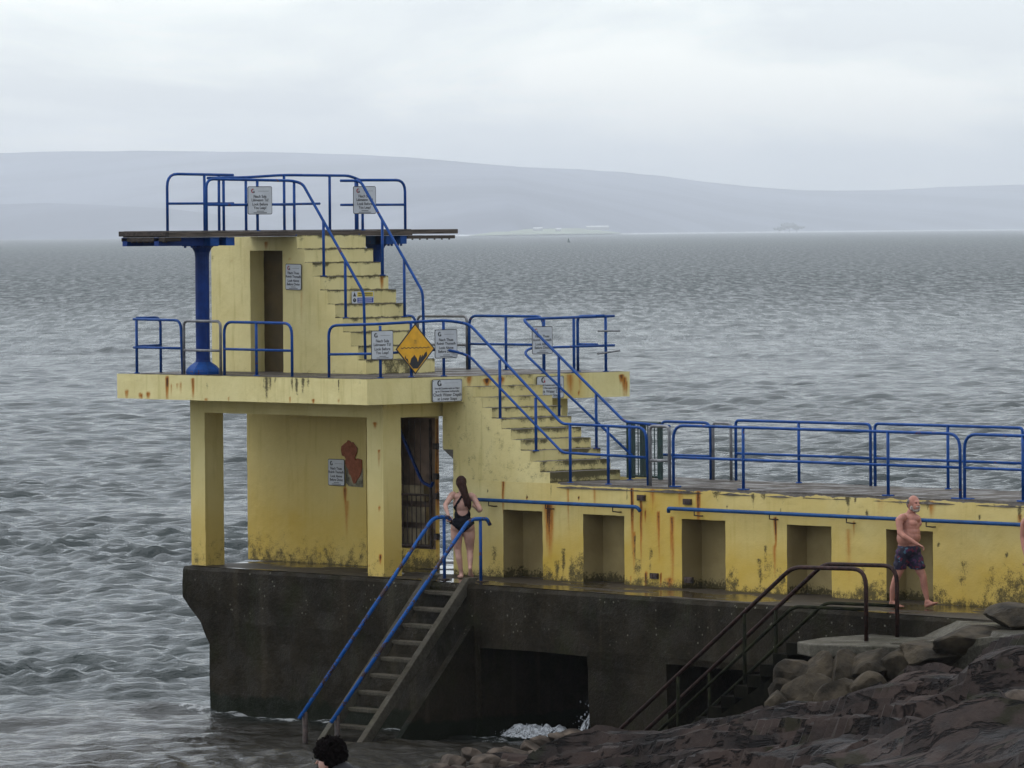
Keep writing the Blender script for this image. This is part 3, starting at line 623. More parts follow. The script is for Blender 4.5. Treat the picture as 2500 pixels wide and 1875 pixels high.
# near rail of the lower stairs: starts on the deck and runs down to the walkway
NR = 1.40
path = [(-.70, -.45, ZD), (-.70, -.45, 6.50), (.40, -.28, 6.53), (.42, 1.15, 6.57), (.66, NR, 6.50), (2.93, NR, 4.92), (4.93, NR, 4.90), (4.97, NR, 3.98)]
mid = [(-.70, -.45, 6.03), (.40, -.28, 6.05), (.42, 1.15, 6.10), (.66, NR, 5.98), (1.4, NR, 5.48), (2.93, NR, 4.46), (4.96, NR, 4.43)]
fence_rail('long blue railing with the diamond sign, down the near side of lower stairs',
           [rounded(path, [.18, .1, .25, .12, .1, .2])], [rounded(mid, [.1, .25, .12, .05, .1])],
           [(.41, -.28, ZD, 6.5), (.42, .36, ZD, 6.54), (.43, 1.04, ZD, 6.56), (1.41, NR, 4.97, 5.93), (2.29, NR, 4.47, 5.33), (3.12, NR, 3.98, 4.91), (4.03, NR, 3.98, 4.90)])
FR = 2.70
path = [(.42, 4.78, 6.58), (.42, 2.86, 6.56), (.50, FR, 6.55), (2.98, FR, 4.92), (3.95, FR + .1, 4.86)]
mid = [(.42, 4.78, 6.09), (.42, 2.90, 6.08), (.52, FR, 6.0), (3.15, FR, 4.38)]
fence_rail('blue railing with square sign, down the far side of lower stairs',
           [rounded(path, [.12, .10, .1])], [rounded(mid, [.12, .10])],
           [(.42, 3.22, ZD, 6.54), (.42, 3.88, ZD, 6.56), (.42, 4.59, ZD, 6.57), (1.38, FR, 4.97, 5.95), (2.29, FR, 4.47, 5.35), (3.1, FR, 3.98, 4.88)])
fence_rail('short blue return railing at the right end of the middle deck', [rounded([(-.07, 4.4, ZD), (-.07, 4.4, ZT + .02), (.60, 4.4, ZT + .03)], .1)], [[(-.07, 4.4, ZM + .02), (.42, 4.4, ZM + .02)]], [(-.07, 4.4, ZD, ZD + .4)])
# small galvanised clips sticking out beside its end post
t = empty('clip_bracket', (.5, 4.6, 6.3), 'pair of thin grey bars clamped across the rightmost deck post', 'bracket')
MB().tube([(.42, 4.42, 6.335), (.47, 4.86, 6.33)], .017, 6).build('bar', GREY, t); MB().tube([(.42, 4.40, 5.955), (.47, 4.86, 6.00)], .017, 6).build('bar', GREY, t)
# middle deck, far side
fence_rail('blue railing on far side of middle deck, ending behind the diamond sign', [hoop_x(-6.0, -4.30, 4.4, ZD, ZT, .16)], [[(-6.0, 4.4, ZM), (-4.3, 4.4, ZM)]], [(-5.2, 4.4, ZD, ZT)])
fence_rail('grey removable railing on far side of deck beside the diamond sign', [hoop_x(-4.24, -2.93, 4.4, ZD, ZT, .1)], [[(-4.24, 4.4, ZM - .02), (-2.93, 4.4, ZM - .02)]], [], GREY)
fence_rail('blue railing hoop on far side of middle deck, right of the grey one', [hoop_x(-2.87, -.94, 4.4, ZD, ZT + .01, .18)], [[(-2.87, 4.4, ZM), (-.94, 4.4, ZM)]], [(-1.91, 4.4, ZD, ZT)])
# walkway rails, near side
GW = 'railing sections along the causeway walkway'
ZW = 3.985
fence_rail('narrow grey removable railing between the two near blue railings of the walkway', [hoop_x(5.02, 5.47, NR, ZW, 4.93, .09)], [[(5.02, NR, 4.39), (5.47, NR, 4.39)]], [], GREY, .026)
fence_rail('long near blue railing of the walkway, behind the striding man', [hoop_x(5.56, 11.86, NR, ZW, 4.95, .24)], [[(5.56, NR, 4.45), (11.86, NR, 4.45)]],
           [(7.16, NR, ZW, 4.95), (10.34, NR, ZW, 4.95)], plates=[(5.60, NR, ZW), (7.16, NR, ZW), (10.34, NR, ZW), (11.80, NR, ZW)], group=GW)
fence_rail('near blue walkway railing cut off by the right edge of the photo', [hoop_x(11.95, 15.5, NR, ZW, 4.95, .24)], [[(11.95, NR, 4.45), (15.5, NR, 4.45)]], [(13.15, NR, ZW, 4.95)], plates=[(12.02, NR, ZW), (13.15, NR, ZW)], group=GW)
fence_rail('short blue railing hoop on far side of the walkway next to the green gate', [hoop_x(2.9, 4.10, 3.55, ZW, 4.90, .15)], [[(2.9, 3.55, 4.36), (4.10, 3.55, 4.36)]], [], group=GW)
fence_rail('grey removable railing on far side of the walkway', [hoop_x(4.16, 4.58, 3.55, ZW, 4.90, .07)], [], [], GREY)
fence_rail('far blue walkway railing whose left end stands beside the grey one', [hoop_x(4.64, 7.72, 3.6, ZW, 4.95, .08)], [[(4.64, 3.6, 4.42), (7.72, 3.6, 4.42)]], [(6.1, 3.6, ZW, 4.95)], group=GW)
fence_rail('far blue walkway railing to the right of the close pair of posts', [hoop_x(7.82, 11.02, 3.6, ZW, 4.96, .08)], [[(7.82, 3.6, 4.42), (11.02, 3.6, 4.42)]], [(9.42, 3.6, ZW, 4.96)], group=GW)
fence_rail('far blue walkway railing just entering at the right edge', [hoop_x(11.1, 14.3, 3.6, ZW, 4.96, .08)], [[(11.1, 3.6, 4.42), (14.3, 3.6, 4.42)]], [(12.7, 3.6, ZW, 4.96)], group=GW)
# top platform rails
XA, XB = -3.69, -4.85; ZP = 8.05
fence_rail('blue railing with sign, left of the upper stairs and down their near side',
           [rounded([(XA, -.62, ZP), (XA, -.62, 8.92), (XA, 1.22, 8.89), (-3.60, 1.36, 8.84), (-2.0, 1.36, 7.0), (-1.97, 1.36, 5.9)], [.16, .1, .08, .1])],
           [[(XA, -.62, 8.49), (XA, 1.25, 8.49)]], [(XA, .46, ZP, 8.9), (XA, 1.25, 7.97, 8.88), (-3.05, 1.36, 7.28, 8.22), (-2.48, 1.36, 6.58, 7.55)])
fence_rail('blue railing with sign beside the right diving board, running down the upper stairs',
           [rounded([(XA, 3.68, ZP), (XA, 3.68, 8.90), (XA, 2.62, 8.90)], .2), rounded([(XA, 2.26, 8.89), (XA, 2.60, 8.89), (-3.60, 2.64, 8.86), (-2.0, 2.64, 7.0), (-1.97, 2.64, 5.9)], [.05, .05, .1])],
           [[(XA, 3.68, 8.48), (XA, 2.26, 8.48)]], [(XA, 2.62, 7.97, 8.88), (XA + .02, 2.72, ZP, 8.4), (-3.05, 2.64, 7.28, 8.22), (-2.48, 2.64, 6.58, 7.55)])
fence_rail('blue railing at the back left of the top platform, near the left board',
           [rounded([(XB, -.55, ZP), (XB, -.55, 9.02), (XB, .86, 9.0)], .22)], [[(XB, -.55, 8.52), (XB, .86, 8.52)]], [(XB, .24, ZP, 9.0), (XB, .55, ZP, 8.98)])
fence_rail('long blue railing across the back of the top platform',
           [rounded([(XB + .05, .27, 8.95), (XB + .05, 1.1, 8.96), (XB + .05, 1.9, 9.0), (XB + .05, 3.35, 8.99), (XB + .1, 3.6, 8.9)], [.2, .2, .1])],
           [[(XB + .05, .55, 8.49), (XB + .05, 2.7, 8.51)]], [(XB + .05, .61, ZP, 8.95), (XB + .05, 1.09, ZP, 8.95), (XB + .05, 1.92, ZP, 9.0), (XB + .05, 2.92, ZP, 9.0), (XB + .05, 3.5, ZP, 8.93)])

# green barred gate at the foot of the stairs
gt = empty('green_gate', (2.8, 3.0, ZW), 'open dark green gate of upright bars at foot of lower stairs', 'gate')
ga, gb = np.array([2.80, 2.96, 0]), np.array([3.72, 2.80, 0])
for t0, w in ((0.0, .04), (.07, .05), (1.0, .03)):
    p = ga + (gb - ga) * t0; MB().box(p[0] - w, p[0] + w, p[1] - .03, p[1] + .03, 4.0, 4.93 - .03 * t0).build('gate_post', DGREEN, gt)
for t0 in np.linspace(.18, .92, 8):
    p = ga + (gb - ga) * t0; w = .028 if .38 < t0 < .5 else .010
    MB().tube([(p[0], p[1], 4.03), (p[0], p[1], 4.90)], w, 6).build('bar', DGREEN, gt)
for z in (4.04, 4.91): MB().tube([(ga[0], ga[1], z), (gb[0], gb[1], z)], .022, 6).build('cross_rail', DGREEN, gt)
MB().box(3.3, 3.42, 2.82, 2.90, 4.55, 4.68).build('latch', DGREEN, gt)

# blue hand rails on the wall
for lab, x0, x1, br in (('blue pipe handrail on the yellow wall beside the woman', .75, 4.95, (1.35, 2.75, 4.36)), ('long blue pipe handrail on the yellow wall behind the man', 5.66, 15.0, (6.26, 7.96, 9.65, 11.35, 13.6))):
    t = empty('wall_handrail', (x0, 1.2, 3.66), lab, 'handrail')
    z = 3.66; path = rounded([(x0, 1.2, z - .06), (x0 + .02, 1.18, z), (x1, 1.18, z), (x1 + .05, 1.2, z - .07)], [.02, .05])
    MB().tube(path, .03, 10).build('rail', blue_material('handrail_paint', (0.008, 0.06, 0.19), .66, (0.03, 0.035, 0.02)), t, smooth=True)
    for b in br: MB().tube([(b, 1.19, z - .02), (b, 1.19, z - .09), (b + .08, 1.24, z - .10), (b + .08, 1.305, z - .10)], .011, 6).build('bracket', DRUST, t)

# ------------------------------------------------------------------ signs
FONT = None
def text_mesh(s, size, align='CENTER', bold=0.0):
    cu = bpy.data.curves.new('txt', 'FONT'); cu.body = s; cu.size = size; cu.align_x = align; cu.align_y = 'CENTER'; cu.extrude = .0008; cu.offset = bold
    o = bpy.data.objects.new('t', cu); sc.collection.objects.link(o); bpy.context.view_layer.update()
    me = bpy.data.meshes.new_from_object(o.evaluated_get(bpy.context.evaluated_depsgraph_get()))
    bpy.data.objects.remove(o); bpy.data.curves.remove(cu); return me
def frame(origin, ux, tilt=0.0):
    """matrix: local x = ux on the face, local y = up, local z = outwards"""
    ux = Vector(ux).normalized(); up = Vector((0, 0, 1)); nz = ux.cross(up)
    if tilt:
        c, s = math.cos(tilt), math.sin(tilt); ux, up = ux * c + up * s, up * c - ux * s
    return Matrix(((ux.x, up.x, nz.x, origin[0]), (ux.y, up.y, nz.y, origin[1]), (ux.z, up.z, nz.z, origin[2]), (0, 0, 0, 1)))
def rrect(w, h, r, n=4):
    out = []
    for cx, cy, a0 in ((w - r, h - r, 0), (-w + r, h - r, 90), (-w + r, -h + r, 180), (w - r, -h + r, 270)):
        for i in range(n + 1):
            a = math.radians(a0 + 90 * i / n); out.append((cx + r * math.cos(a), cy + r * math.sin(a)))
    return out
def put(name, me, m, par, M, off=(0, 0, 0)):
    me.transform(M @ Matrix.Translation(off)); me.update(); return link(name, me, m, par)
def emblem(par, M, x, y, s, c1, c2):
    b = MB(); out = []
    for a in np.linspace(60, 300, 12): out.append((math.cos(math.radians(a)) * s, math.sin(math.radians(a)) * s * 1.05))
    for a in np.linspace(290, 80, 12): out.append((.25 * s + math.cos(math.radians(a)) * s * .62, -.02 * s + math.sin(math.radians(a)) * s * .72))
    b.prism(out, 'z', 0, .0012); put('emblem', b.mesh(), c1, par, M, (x, y, .0062))
    b = MB(); b.prism([(.15 * s, -.95 * s), (.95 * s, -.95 * s), (1.0 * s, -.3 * s), (.75 * s, .1 * s), (.6 * s, -.5 * s), (.45 * s, .15 * s), (.3 * s, -.3 * s)], 'z', 0, .0014)
    b.prism([(.42 * s, .3 * s), (.62 * s, .3 * s), (.56 * s, .8 * s), (.46 * s, .8 * s)], 'z', 0, .0014); put('emblem', b.mesh(), c2, par, M, (x, y, .0066))
def sign(label, origin, ux, w, h, lines, red=True, tilt=0, wide=False, damaged=False):
    M = frame(origin, ux, tilt); t = empty('warning_sign', origin, label, 'sign')
    b = MB(); b.prism(rrect(w / 2, h / 2, .03), 'z', 0, .004); put('border', b.mesh(), SIGNK, t, M)
    b = MB(); b.prism(rrect(w / 2 - .011, h / 2 - .011, .022), 'z', .0042, .006); put('panel', b.mesh(), SIGNW, t, M)
    if wide: emblem(t, M, -w * .26, h * .33, .045, SIGNK, SIGNR if red else SIGNK)
    else: emblem(t, M, -w * .29, h * .34, .036, SIGNR if red else SIGNK, SIGNK)
    for s, y, sz in lines:
        put('lettering', text_mesh(s, sz, bold=.0012), SIGNK, t, M, (0, y, .0065))
    b = MB(); b.box(-w * .12 + .02, w * .36, h * .33 - .002, h * .33 + .002, 0, .001)
    if not wide:
        b.box(-w * .14, w * .16, -h * .395, -h * .375, 0, .001); b.box(-w * .27, w * .28, -h * .45, -h * .43, 0, .001)
    put('small_print', b.mesh(), SIGNK if not wide else GREY, t, M, (0, 0, .0063))
    if wide:
        for sx in (-1, 1):
            for sy in (-1, 1):
                b = MB(); b.tube([(sx * (w / 2 - .03), sy * (h / 2 - .03), .006), (sx * (w / 2 - .03), sy * (h / 2 - .03), .009)], .006, 6); put('screw', b.mesh(), SIGNK, t, M)
    return t
LEAP = [('Féach Sula', .065, .066), ('Léimeann Tú!', .005, .066), ('Look Before', -.065, .066), ('You Leap!', -.125, .066)]
ABOVE = [('Féach Thuas', .065, .062), ('Roimh Thumadh', .005, .060), ('Look Above', -.065, .062), ('Before Diving', -.125, .062)]
DEPTH = [('Seiceáil Doimhneacht an Uisce', .035, .043), ('ag na Céimeanna Íochtaracha', -.012, .043), ('Check Water Depth', -.070, .072), ('at Lower Steps', -.135, .068)]
YX = (0, 1, 0); XY = (1, 0, 0)
sign('white warning sign on the near railing of the top platform, left of the stairs', (XA + .034, .485, 8.56), YX, .52, .47, LEAP)
sign('white warning sign behind the slanting rail at the top platform right', (XA + .050, 2.74, 8.56), YX, .50, .47, LEAP)
sign('small white sign on the yellow wall right of upper doorway', (-3.70, UY0 - .02, 7.27), XY, .43, .44, ABOVE, tilt=-.02)
sign('white warning sign left of the amber diamond', (.45, -.275, 6.19), YX, .46, .47, LEAP, red=False)
sign('white warning sign right of the amber diamond', (.465, 1.06, 6.185), YX, .48, .47, ABOVE, red=False)
sign('white warning sign on the far railing of the lower stairs', (.455, 3.15, 6.205), YX, .45, .46, ABOVE)
sign('white sign next to the flaked red patch on the inner wall', (-3.21, 1.725, 3.97), XY, .44, .45, ABOVE, red=False)
sign('wide white sign on the deck edge, left of the lower stairs', (.625, .94, 5.43), YX, .64, .37, DEPTH, red=False, wide=True)
sign('wide white sign on the deck edge, behind the right stair railings', (.625, 3.17, 5.43), YX, .60, .37, DEPTH, wide=True)
# diamond
M = frame((.47, .40, 6.115), YX); t = empty('diamond_sign', (.47, .40, 6.115), 'amber diamond sign showing black rocks under a wavy water line', 'sign')
H = .405
b = MB(); b.prism([(0, -H * 1.02), (H * 1.02, 0), (0, H * 1.02), (-H * 1.02, 0)], 'z', 0, .004); put('border', b.mesh(), SIGNK, t, M)
b = MB(); b.prism([(0, -H + .022), (H - .022, 0), (0, H - .022), (-H + .022, 0)], 'z', .0042, .006); put('panel', b.mesh(), SIGNY, t, M)
wl = [(x, .018 + .008 * math.sin(x * 75)) for x in np.linspace(-.30, .30, 60)]
b = MB(); b.prism([(x, y + .006) for x, y in wl] + [(x, y - .006) for x, y in reversed(wl)], 'z', 0, .001); put('water_line', b.mesh(), SIGNK, t, M, (0, 0, .0062))
rk = [(-.225, -.145), (-.21, -.10), (-.195, -.155), (-.165, -.155), (-.14, -.225), (-.115, -.235), (-.085, -.15), (-.05, -.125), (-.02, -.095), (.01, -.135), (.03, -.15), (.055, -.215), (.075, -.15), (.095, -.105), (.115, -.10), (.12, -.14), (.15, -.09), (.16, -.125), (.19, -.085), (.21, -.06), (.245, -.045), (.25, -.11), (.05, -.318), (-.05, -.318)]
b = MB(); b.prism(rk, 'z', 0, .001); put('rock_symbol', b.mesh(), SIGNK, t, M, (0, 0, .0062))
b = MB(); b.box(-.028, .028, .085, .15, 0, .001); put('faded_mark', b.mesh(), simple('faded_amber', (.50, .25, .01), .5, .1, 30), t, M, (0, 0, .0062))
# small stair sign
xr = -2.82 + .032
M = frame((xr, 1.985, 6.92), YX); t = empty('safety_sticker', (xr, 1.985, 6.92), 'small yellow and blue safety sticker on an upper stair riser', 'sign')
b = MB(); b.prism(rrect(.24, .10, .012), 'z', 0, .003); put('panel', b.mesh(), SIGNW, t, M)
b = MB(); b.box(-.12, .225, .012, .088, .003, .0045); put('yellow_field', b.mesh(), SIGNYL, t, M)
b = MB(); b.box(-.12, .225, -.088, -.008, .003, .0045); put('blue_field', b.mesh(), SIGNB, t, M)
b = MB(); b.prism([(-.215, .015), (-.145, .015), (-.18, .085)], 'z', .003, .0045); b.prism([(-.18 + .035 * math.cos(a), -.048 + .035 * math.sin(a)) for a in np.linspace(0, 2 * math.pi, 14)[:-1]], 'z', .003, .0045); put('symbol', b.mesh(), SIGNK, t, M)
put('lettering', text_mesh('!', .05), SIGNW, t, M, (-.18, -.048, .0046))
b = MB()
for y in (.065, .035): b.box(-.10, .20, y - .006, y + .006, .0046, .0052)
put('small_print', b.mesh(), SIGNK, t, M)
b = MB()
for y in (-.030, -.064): b.box(-.10, .20, y - .006, y + .006, .0046, .0052)
put('small_print', b.mesh(), SIGNW, t, M)
# crumpled litter on the landing
b = MB(); b.add([(-.42, .52, 2.42), (-.24, .62, 2.42), (-.22, .72, 2.43), (-.40, .70, 2.42), (-.37, .62, 2.50), (-.30, .66, 2.46)], [(0, 1, 4), (1, 5, 4), (1, 2, 5), (2, 3, 5), (3, 4, 5), (3, 0, 4)])
tag(b.build('crumpled_paper', SIGNW), 'scrap of white paper on the wet landing by the front column', 'litter')

# ------------------------------------------------------------------ sea stairs below the landing
ss_ = empty('sea_steps', (1.9, -.2, 1.2), 'open concrete steps dropping from the landing into the water', 'steps')
def yz(t): return -.12 - 2.35 * t, 2.42 - 2.62 * t
for x0, x1 in ((1.34, 1.47), (2.30, 2.44)):
    m = MB(); a = yz(-.02); c = yz(1.02)
    m.prism([(a[0] + .12, a[1] + .03), (a[0] - .10, a[1] + .03), (c[0] - .10, c[1] + .03), (c[0] + .10, c[1] + .03)], 'x', x0, x1); o = m.build('stringer', STEPC, ss_, bevel=.012)
for i in range(10):
    y, z = yz((i + .55) / 10.3); m = MB(); m.box(1.472, 2.298, y - .06, y + .13, z - .075, z - .005); m.build('tread', STEPC, ss_, bevel=.015)
m = MB(); m.prism([(.0, 1.95), (-.15, 1.85), (-2.15, -.4), (.0, -.4)], 'x', 2.46, 2.60); m.build('side_wall', PIER, ss_)
GB = 'blue handrails of the sea steps'
for lab, x, y0, y1 in (('left blue handrail of the sea steps, paint flaking', 1.40, .36, -2.82), ('right blue handrail of the sea steps, reaching the water', 2.30, .40, -2.90)):
    t = empty('step_handrail', (x, .1, 2.4), lab, 'handrail', GB)
    p = rounded([(x, y0, 3.32), (x, y0 - .06, 3.42), (x, -.02, 3.43), (x, y1, .36)], [.05, .14]); MB().tube(p, .032, 10).build('rail', BLUE2, t, smooth=True)
    MB().tube([(x, .20, 2.4), (x, .20, 3.41)], .026, 8).build('post', BLUE, t, smooth=True)
    MB().tube([(x, y1 + .12, -.6), (x, y1 + .12, .46)], .04, 8).build('post', DRUST, t, smooth=True)
    MB().box(x - .1, x + .1, .12, .28, 2.415, 2.435).build('foot_plate', DRUST, t)

# landing slab and rusty railings at right
b = MB(); b.prism([(12.42, -2.5), (12.1, -1.7), (12.1, -.68), (14.3, -.8), (14.35, -2.15), (12.95, -2.75)], 'z', 1.92, 2.10)
tag(b.build('landing_slab', SLABC, bevel=.02), 'pale concrete slab where the rusty railings stand', 'slab')
b = MB(); b.add([(13.0, -.62, 2.10), (13.7, -1.9, 2.105), (16.5, -2.3, 2.36), (19, -2.4, 2.42), (19, -.5, 2.43), (13.6, -.55, 2.38), (13.0, -.62, 1.7), (13.7, -1.9, 1.7), (19, -2.4, 1.7), (19, -.5, 1.7)],
         [(0, 1, 2, 5), (5, 2, 3, 4), (0, 6, 7, 1), (1, 7, 8, 3, 2), (0, 5, 4, 9, 6), (3, 8, 9, 4), (6, 9, 8, 7)])
tag(b.build('concrete_ramp', SLABC), 'sloping concrete ramp from the slab up to the lower walkway', 'ramp')
STEPD = simple('near_black_step', (.0045, .0042, .0025), .9, .4, 5, spec=.03)  # near-black tone for the shore steps
st2 = empty('shore_steps', (9.5, -1.4, .8), 'dark concrete steps going down beside the pier under the rusty railings', 'steps')
for i in range(15):
    x = 11.95 - .28 * i; z = 2.02 - .17 * i
    MB().box(x - .28, x + .02, -2.0, -.76, z - .17, z).build('step', STEPD, st2)
MB().prism([(12.0, 1.8), (12.0, 1.3), (7.7, -1.0), (7.7, -.55)], 'y', -2.1, -2.0).build('side_wall', STEPD, st2)
GR = 'rusty pipe railings of the shore steps'
for lab, y, dx in (('nearer rusty brown pipe railing curving down to the rocks', -1.74, 0.0), ('farther rusty brown pipe railing curving down to the rocks', -.88, -.24)):
    t = empty('rusty_railing', (13.03 + dx, y, 2.1), lab, 'railing', GR); X = 13.06 + dx
    MB().tube(rounded([(X, y, 2.1), (X, y, 3.13), (X - 1.52, y, 3.10), (X - 5.6, y, .30)], [.26, .18]), .032, 10).build('top_rail', RUST, t, smooth=True)
    MB().tube(rounded([(X, y, 2.55), (X - 1.5, y, 2.53), (X - 4.9, y, .22)], .15), .026, 10).build('mid_rail', RUSTG, t, smooth=True)
    for k, (px, z0, z1) in enumerate(((X - 2.55, 1.2, 2.40), (X - 4.0, .2, 1.40))):
        MB().tube([(px, y, z0), (px, y, z1)], .028, 8).build('post', RUSTG, t, smooth=True)
# ------------------------------------------------------------------ sea
def cam_pt(s, d, z):        # lateral, distance, height -> world
    return np.array([CAM[0], CAM[1], 0]) + r_ * s + g_ * d + k_ * z
def at(px, d, py):          # a point seen at (px, py) at distance d
    s = (px - CX) * d / FPX; z = 8.0 - (py - 566.0 + .008 * (px - 1250)) * d / FPX
    return s, d, z
def near_edge_v(x): return -.16 - .045 * np.maximum(0, x)
def build_water():
    a = np.concatenate([np.linspace(-60, -6.5, 40, endpoint=False), np.linspace(-6.5, 6.5, 400, endpoint=False), np.linspace(6.5, 60, 41)]) * math.pi / 180
    r = [30.0]
    while r[-1] < 26500: r.append(r[-1] * (1 + (.03 if r[-1] < 72 else .0010 if r[-1] < 480 else .0017 if r[-1] < 1100 else .006 if r[-1] < 3500 else .03)))
    r = np.array(r); A, Rr = np.meshgrid(a, r, indexing='ij')
    S = Rr * np.sin(A); D = Rr * np.cos(A)
    X = CAM[0] + r_[0] * S + g_[0] * D; Y = CAM[1] + r_[1] * S + g_[1] * D
    cell = np.maximum(np.gradient(r), r * .0006)[None]
    h = np.zeros(X.shape, np.float32); R2 = np.random.RandomState(3); h1 = h.copy()
    X32, Y32 = (X - CAM[0]).astype(np.float32), (Y - CAM[1]).astype(np.float32)
    for i in range(72):
        lam = .42 * (60 ** (i / 71.0)); th = R2.normal(0, .62) + .30; ph = R2.rand() * 6.283
        d = g_[:2] * math.cos(th) + r_[:2] * math.sin(th); k = 2 * math.pi / lam
        amp = .0165 * lam ** .85 if lam < 1.1 else (.0085 * (lam / 1.6) ** .30 if lam < 5 else .0095)
        j1 = int(np.searchsorted(-(lam / cell[0]), -2.2)) if lam < 12 else X.shape[1]
        if j1 < 2: continue
        w = ss(2.2, 4.5, lam / cell[:, :j1])
        q = amp * w * np.sin(k * (X32[:, :j1] * d[0] + Y32[:, :j1] * d[1]) + ph)
        if lam < 1.3: h1[:, :j1] += q
        else: h[:, :j1] += q
    P = np.stack([X.ravel(), Y.ravel(), 0 * X.ravel()], 1)
    gust = (.45 + 1.0 * vn(P, 7, 7, 1, 5)).reshape(X.shape); swell = (.5 + .85 * vn(P, 11, 11, 1, 9)).reshape(X.shape)
    h = h * swell; h = h + 2.2 * np.abs(h) * h; h1 = h1 * gust * (1 + 2.5 * np.clip(h, -.2, .3)); h = h + h1 + 2.5 * np.abs(h1) * h1
    wash = np.maximum(np.exp(-((Y - near_edge_v(X)) / .30) ** 2) * ((X > -5) & (X < 7.5)), np.exp(-((X + 4.6) / .35) ** 2) * ((Y > -.6) & (Y < 4.5)))
    shore = ss(.6, -1.2, Y) * ss(-9.5, -3.5, X) * ss(40, 50, Rr)
    h = h * (1 - .35 * shore)
    V = np.stack([X, Y, h], -1).reshape(-1, 3); na, nr = X.shape
    idx = np.arange(na * nr).reshape(na, nr)
    q = np.stack([idx[:-1, :-1], idx[1:, :-1], idx[1:, 1:], idx[:-1, 1:]], -1).reshape(-1, 4)
    me = bpy.data.meshes.new('sea')
    me.vertices.add(len(V)); me.vertices.foreach_set('co', V.astype(np.float32).ravel())
    me.loops.add(q.size); me.loops.foreach_set('vertex_index', q.astype(np.int32).ravel())
    me.polygons.add(len(q)); me.polygons.foreach_set('loop_start', np.arange(0, q.size, 4, dtype=np.int32)); me.polygons.foreach_set('loop_total', np.full(len(q), 4, dtype=np.int32))
    me.update(calc_edges=True)
    lod = ss(90, 900, np.broadcast_to(r[None], X.shape)).ravel(); at_ = me.attributes.new('lod', 'FLOAT', 'POINT'); at_.data.foreach_set('value', lod.astype(np.float32))
    at_ = me.attributes.new('wash', 'FLOAT', 'POINT'); at_.data.foreach_set('value', wash.ravel().astype(np.float32))
    at_ = me.attributes.new('shore', 'FLOAT', 'POINT'); at_.data.foreach_set('value', shore.ravel().astype(np.float32))
    m, nt, p = mat('sea_water')
    g = N(nt, 'ShaderNodeNewGeometry'); mp = N(nt, 'ShaderNodeMapping'); mp.inputs['Rotation'].default_value = (0, 0, -TH); L(nt, g.outputs['Position'], mp.inputs[0])
    def wn_(sc_, st, det, ro):
        m2 = N(nt, 'ShaderNodeMapping'); m2.inputs['Scale'].default_value = st; L(nt, mp.outputs[0], m2.inputs[0])
        n = N(nt, 'ShaderNodeTexNoise'); n.inputs['Scale'].default_value = sc_; n.inputs['Detail'].default_value = det; n.inputs['Roughness'].default_value = ro; n.inputs['Distortion'].default_value = .4
        L(nt, m2.outputs[0], n.inputs[0]); return n.outputs[0]
    n1 = wn_(3.2, (.55, 1, 1), 6, .68); n2 = wn_(.12, (.5, 1, 1), 3, .5); n3 = wn_(.10, (.35, 1, 1), 4, .6)
    hh = mth(nt, 'ADD', mth(nt, 'MULTIPLY', n1, mth(nt, 'ADD', .8, n3)), mth(nt, 'ADD', mth(nt, 'MULTIPLY', n3, 5.0), mth(nt, 'MULTIPLY', wn_(.8, (.7, 1, 1), 4, .6), 2.2))); b = N(nt, 'ShaderNodeBump'); b.inputs['Distance'].default_value = .115; b.inputs['Strength'].default_value = 1.0; L(nt, hh, b.inputs['Height']); L(nt, b.outputs[0], p.inputs['Normal'])
    sh = N(nt, 'ShaderNodeAttribute', attribute_name='shore'); L(nt, mixc(nt, sh.outputs['Fac'], mixc(nt, n2, (0.012, 0.018, 0.019), (0.020, 0.034, 0.033)), (.012, .010, .006)), p.inputs['Base Color'])  # brown by the pier: seabed tone plus the pier's dark reflection painted in
    wa = N(nt, 'ShaderNodeAttribute', attribute_name='wash'); fw = mth(nt, 'MULTIPLY', ramp(nt, mth(nt, 'ADD', mth(nt, 'MULTIPLY', wa.outputs['Fac'], .30), noise(nt, 5, 6, .7)), .74, .88), .75)
    src = p.inputs['Base Color'].links[0].from_socket; L(nt, mixc(nt, fw, src, (.5, .52, .53)), p.inputs['Base Color'])
    n5 = wn_(.85, (1, .075, 1), 5, .7); fa = N(nt, 'ShaderNodeAttribute', attribute_name='lod')
    ro = mth(nt, 'ADD', .055, mth(nt, 'MULTIPLY', mth(nt, 'ADD', .12, fa.outputs['Fac']), mth(nt, 'ADD', .24, mth(nt, 'MULTIPLY', ramp(nt, n5, .36, .66), .36)))); L(nt, ro, p.inputs['Roughness']); p.inputs['IOR'].default_value = 1.33
    o = link('water', me, m, None, True); tag(o, kind='structure', label='choppy grey sea reaching the far shore')
build_water()

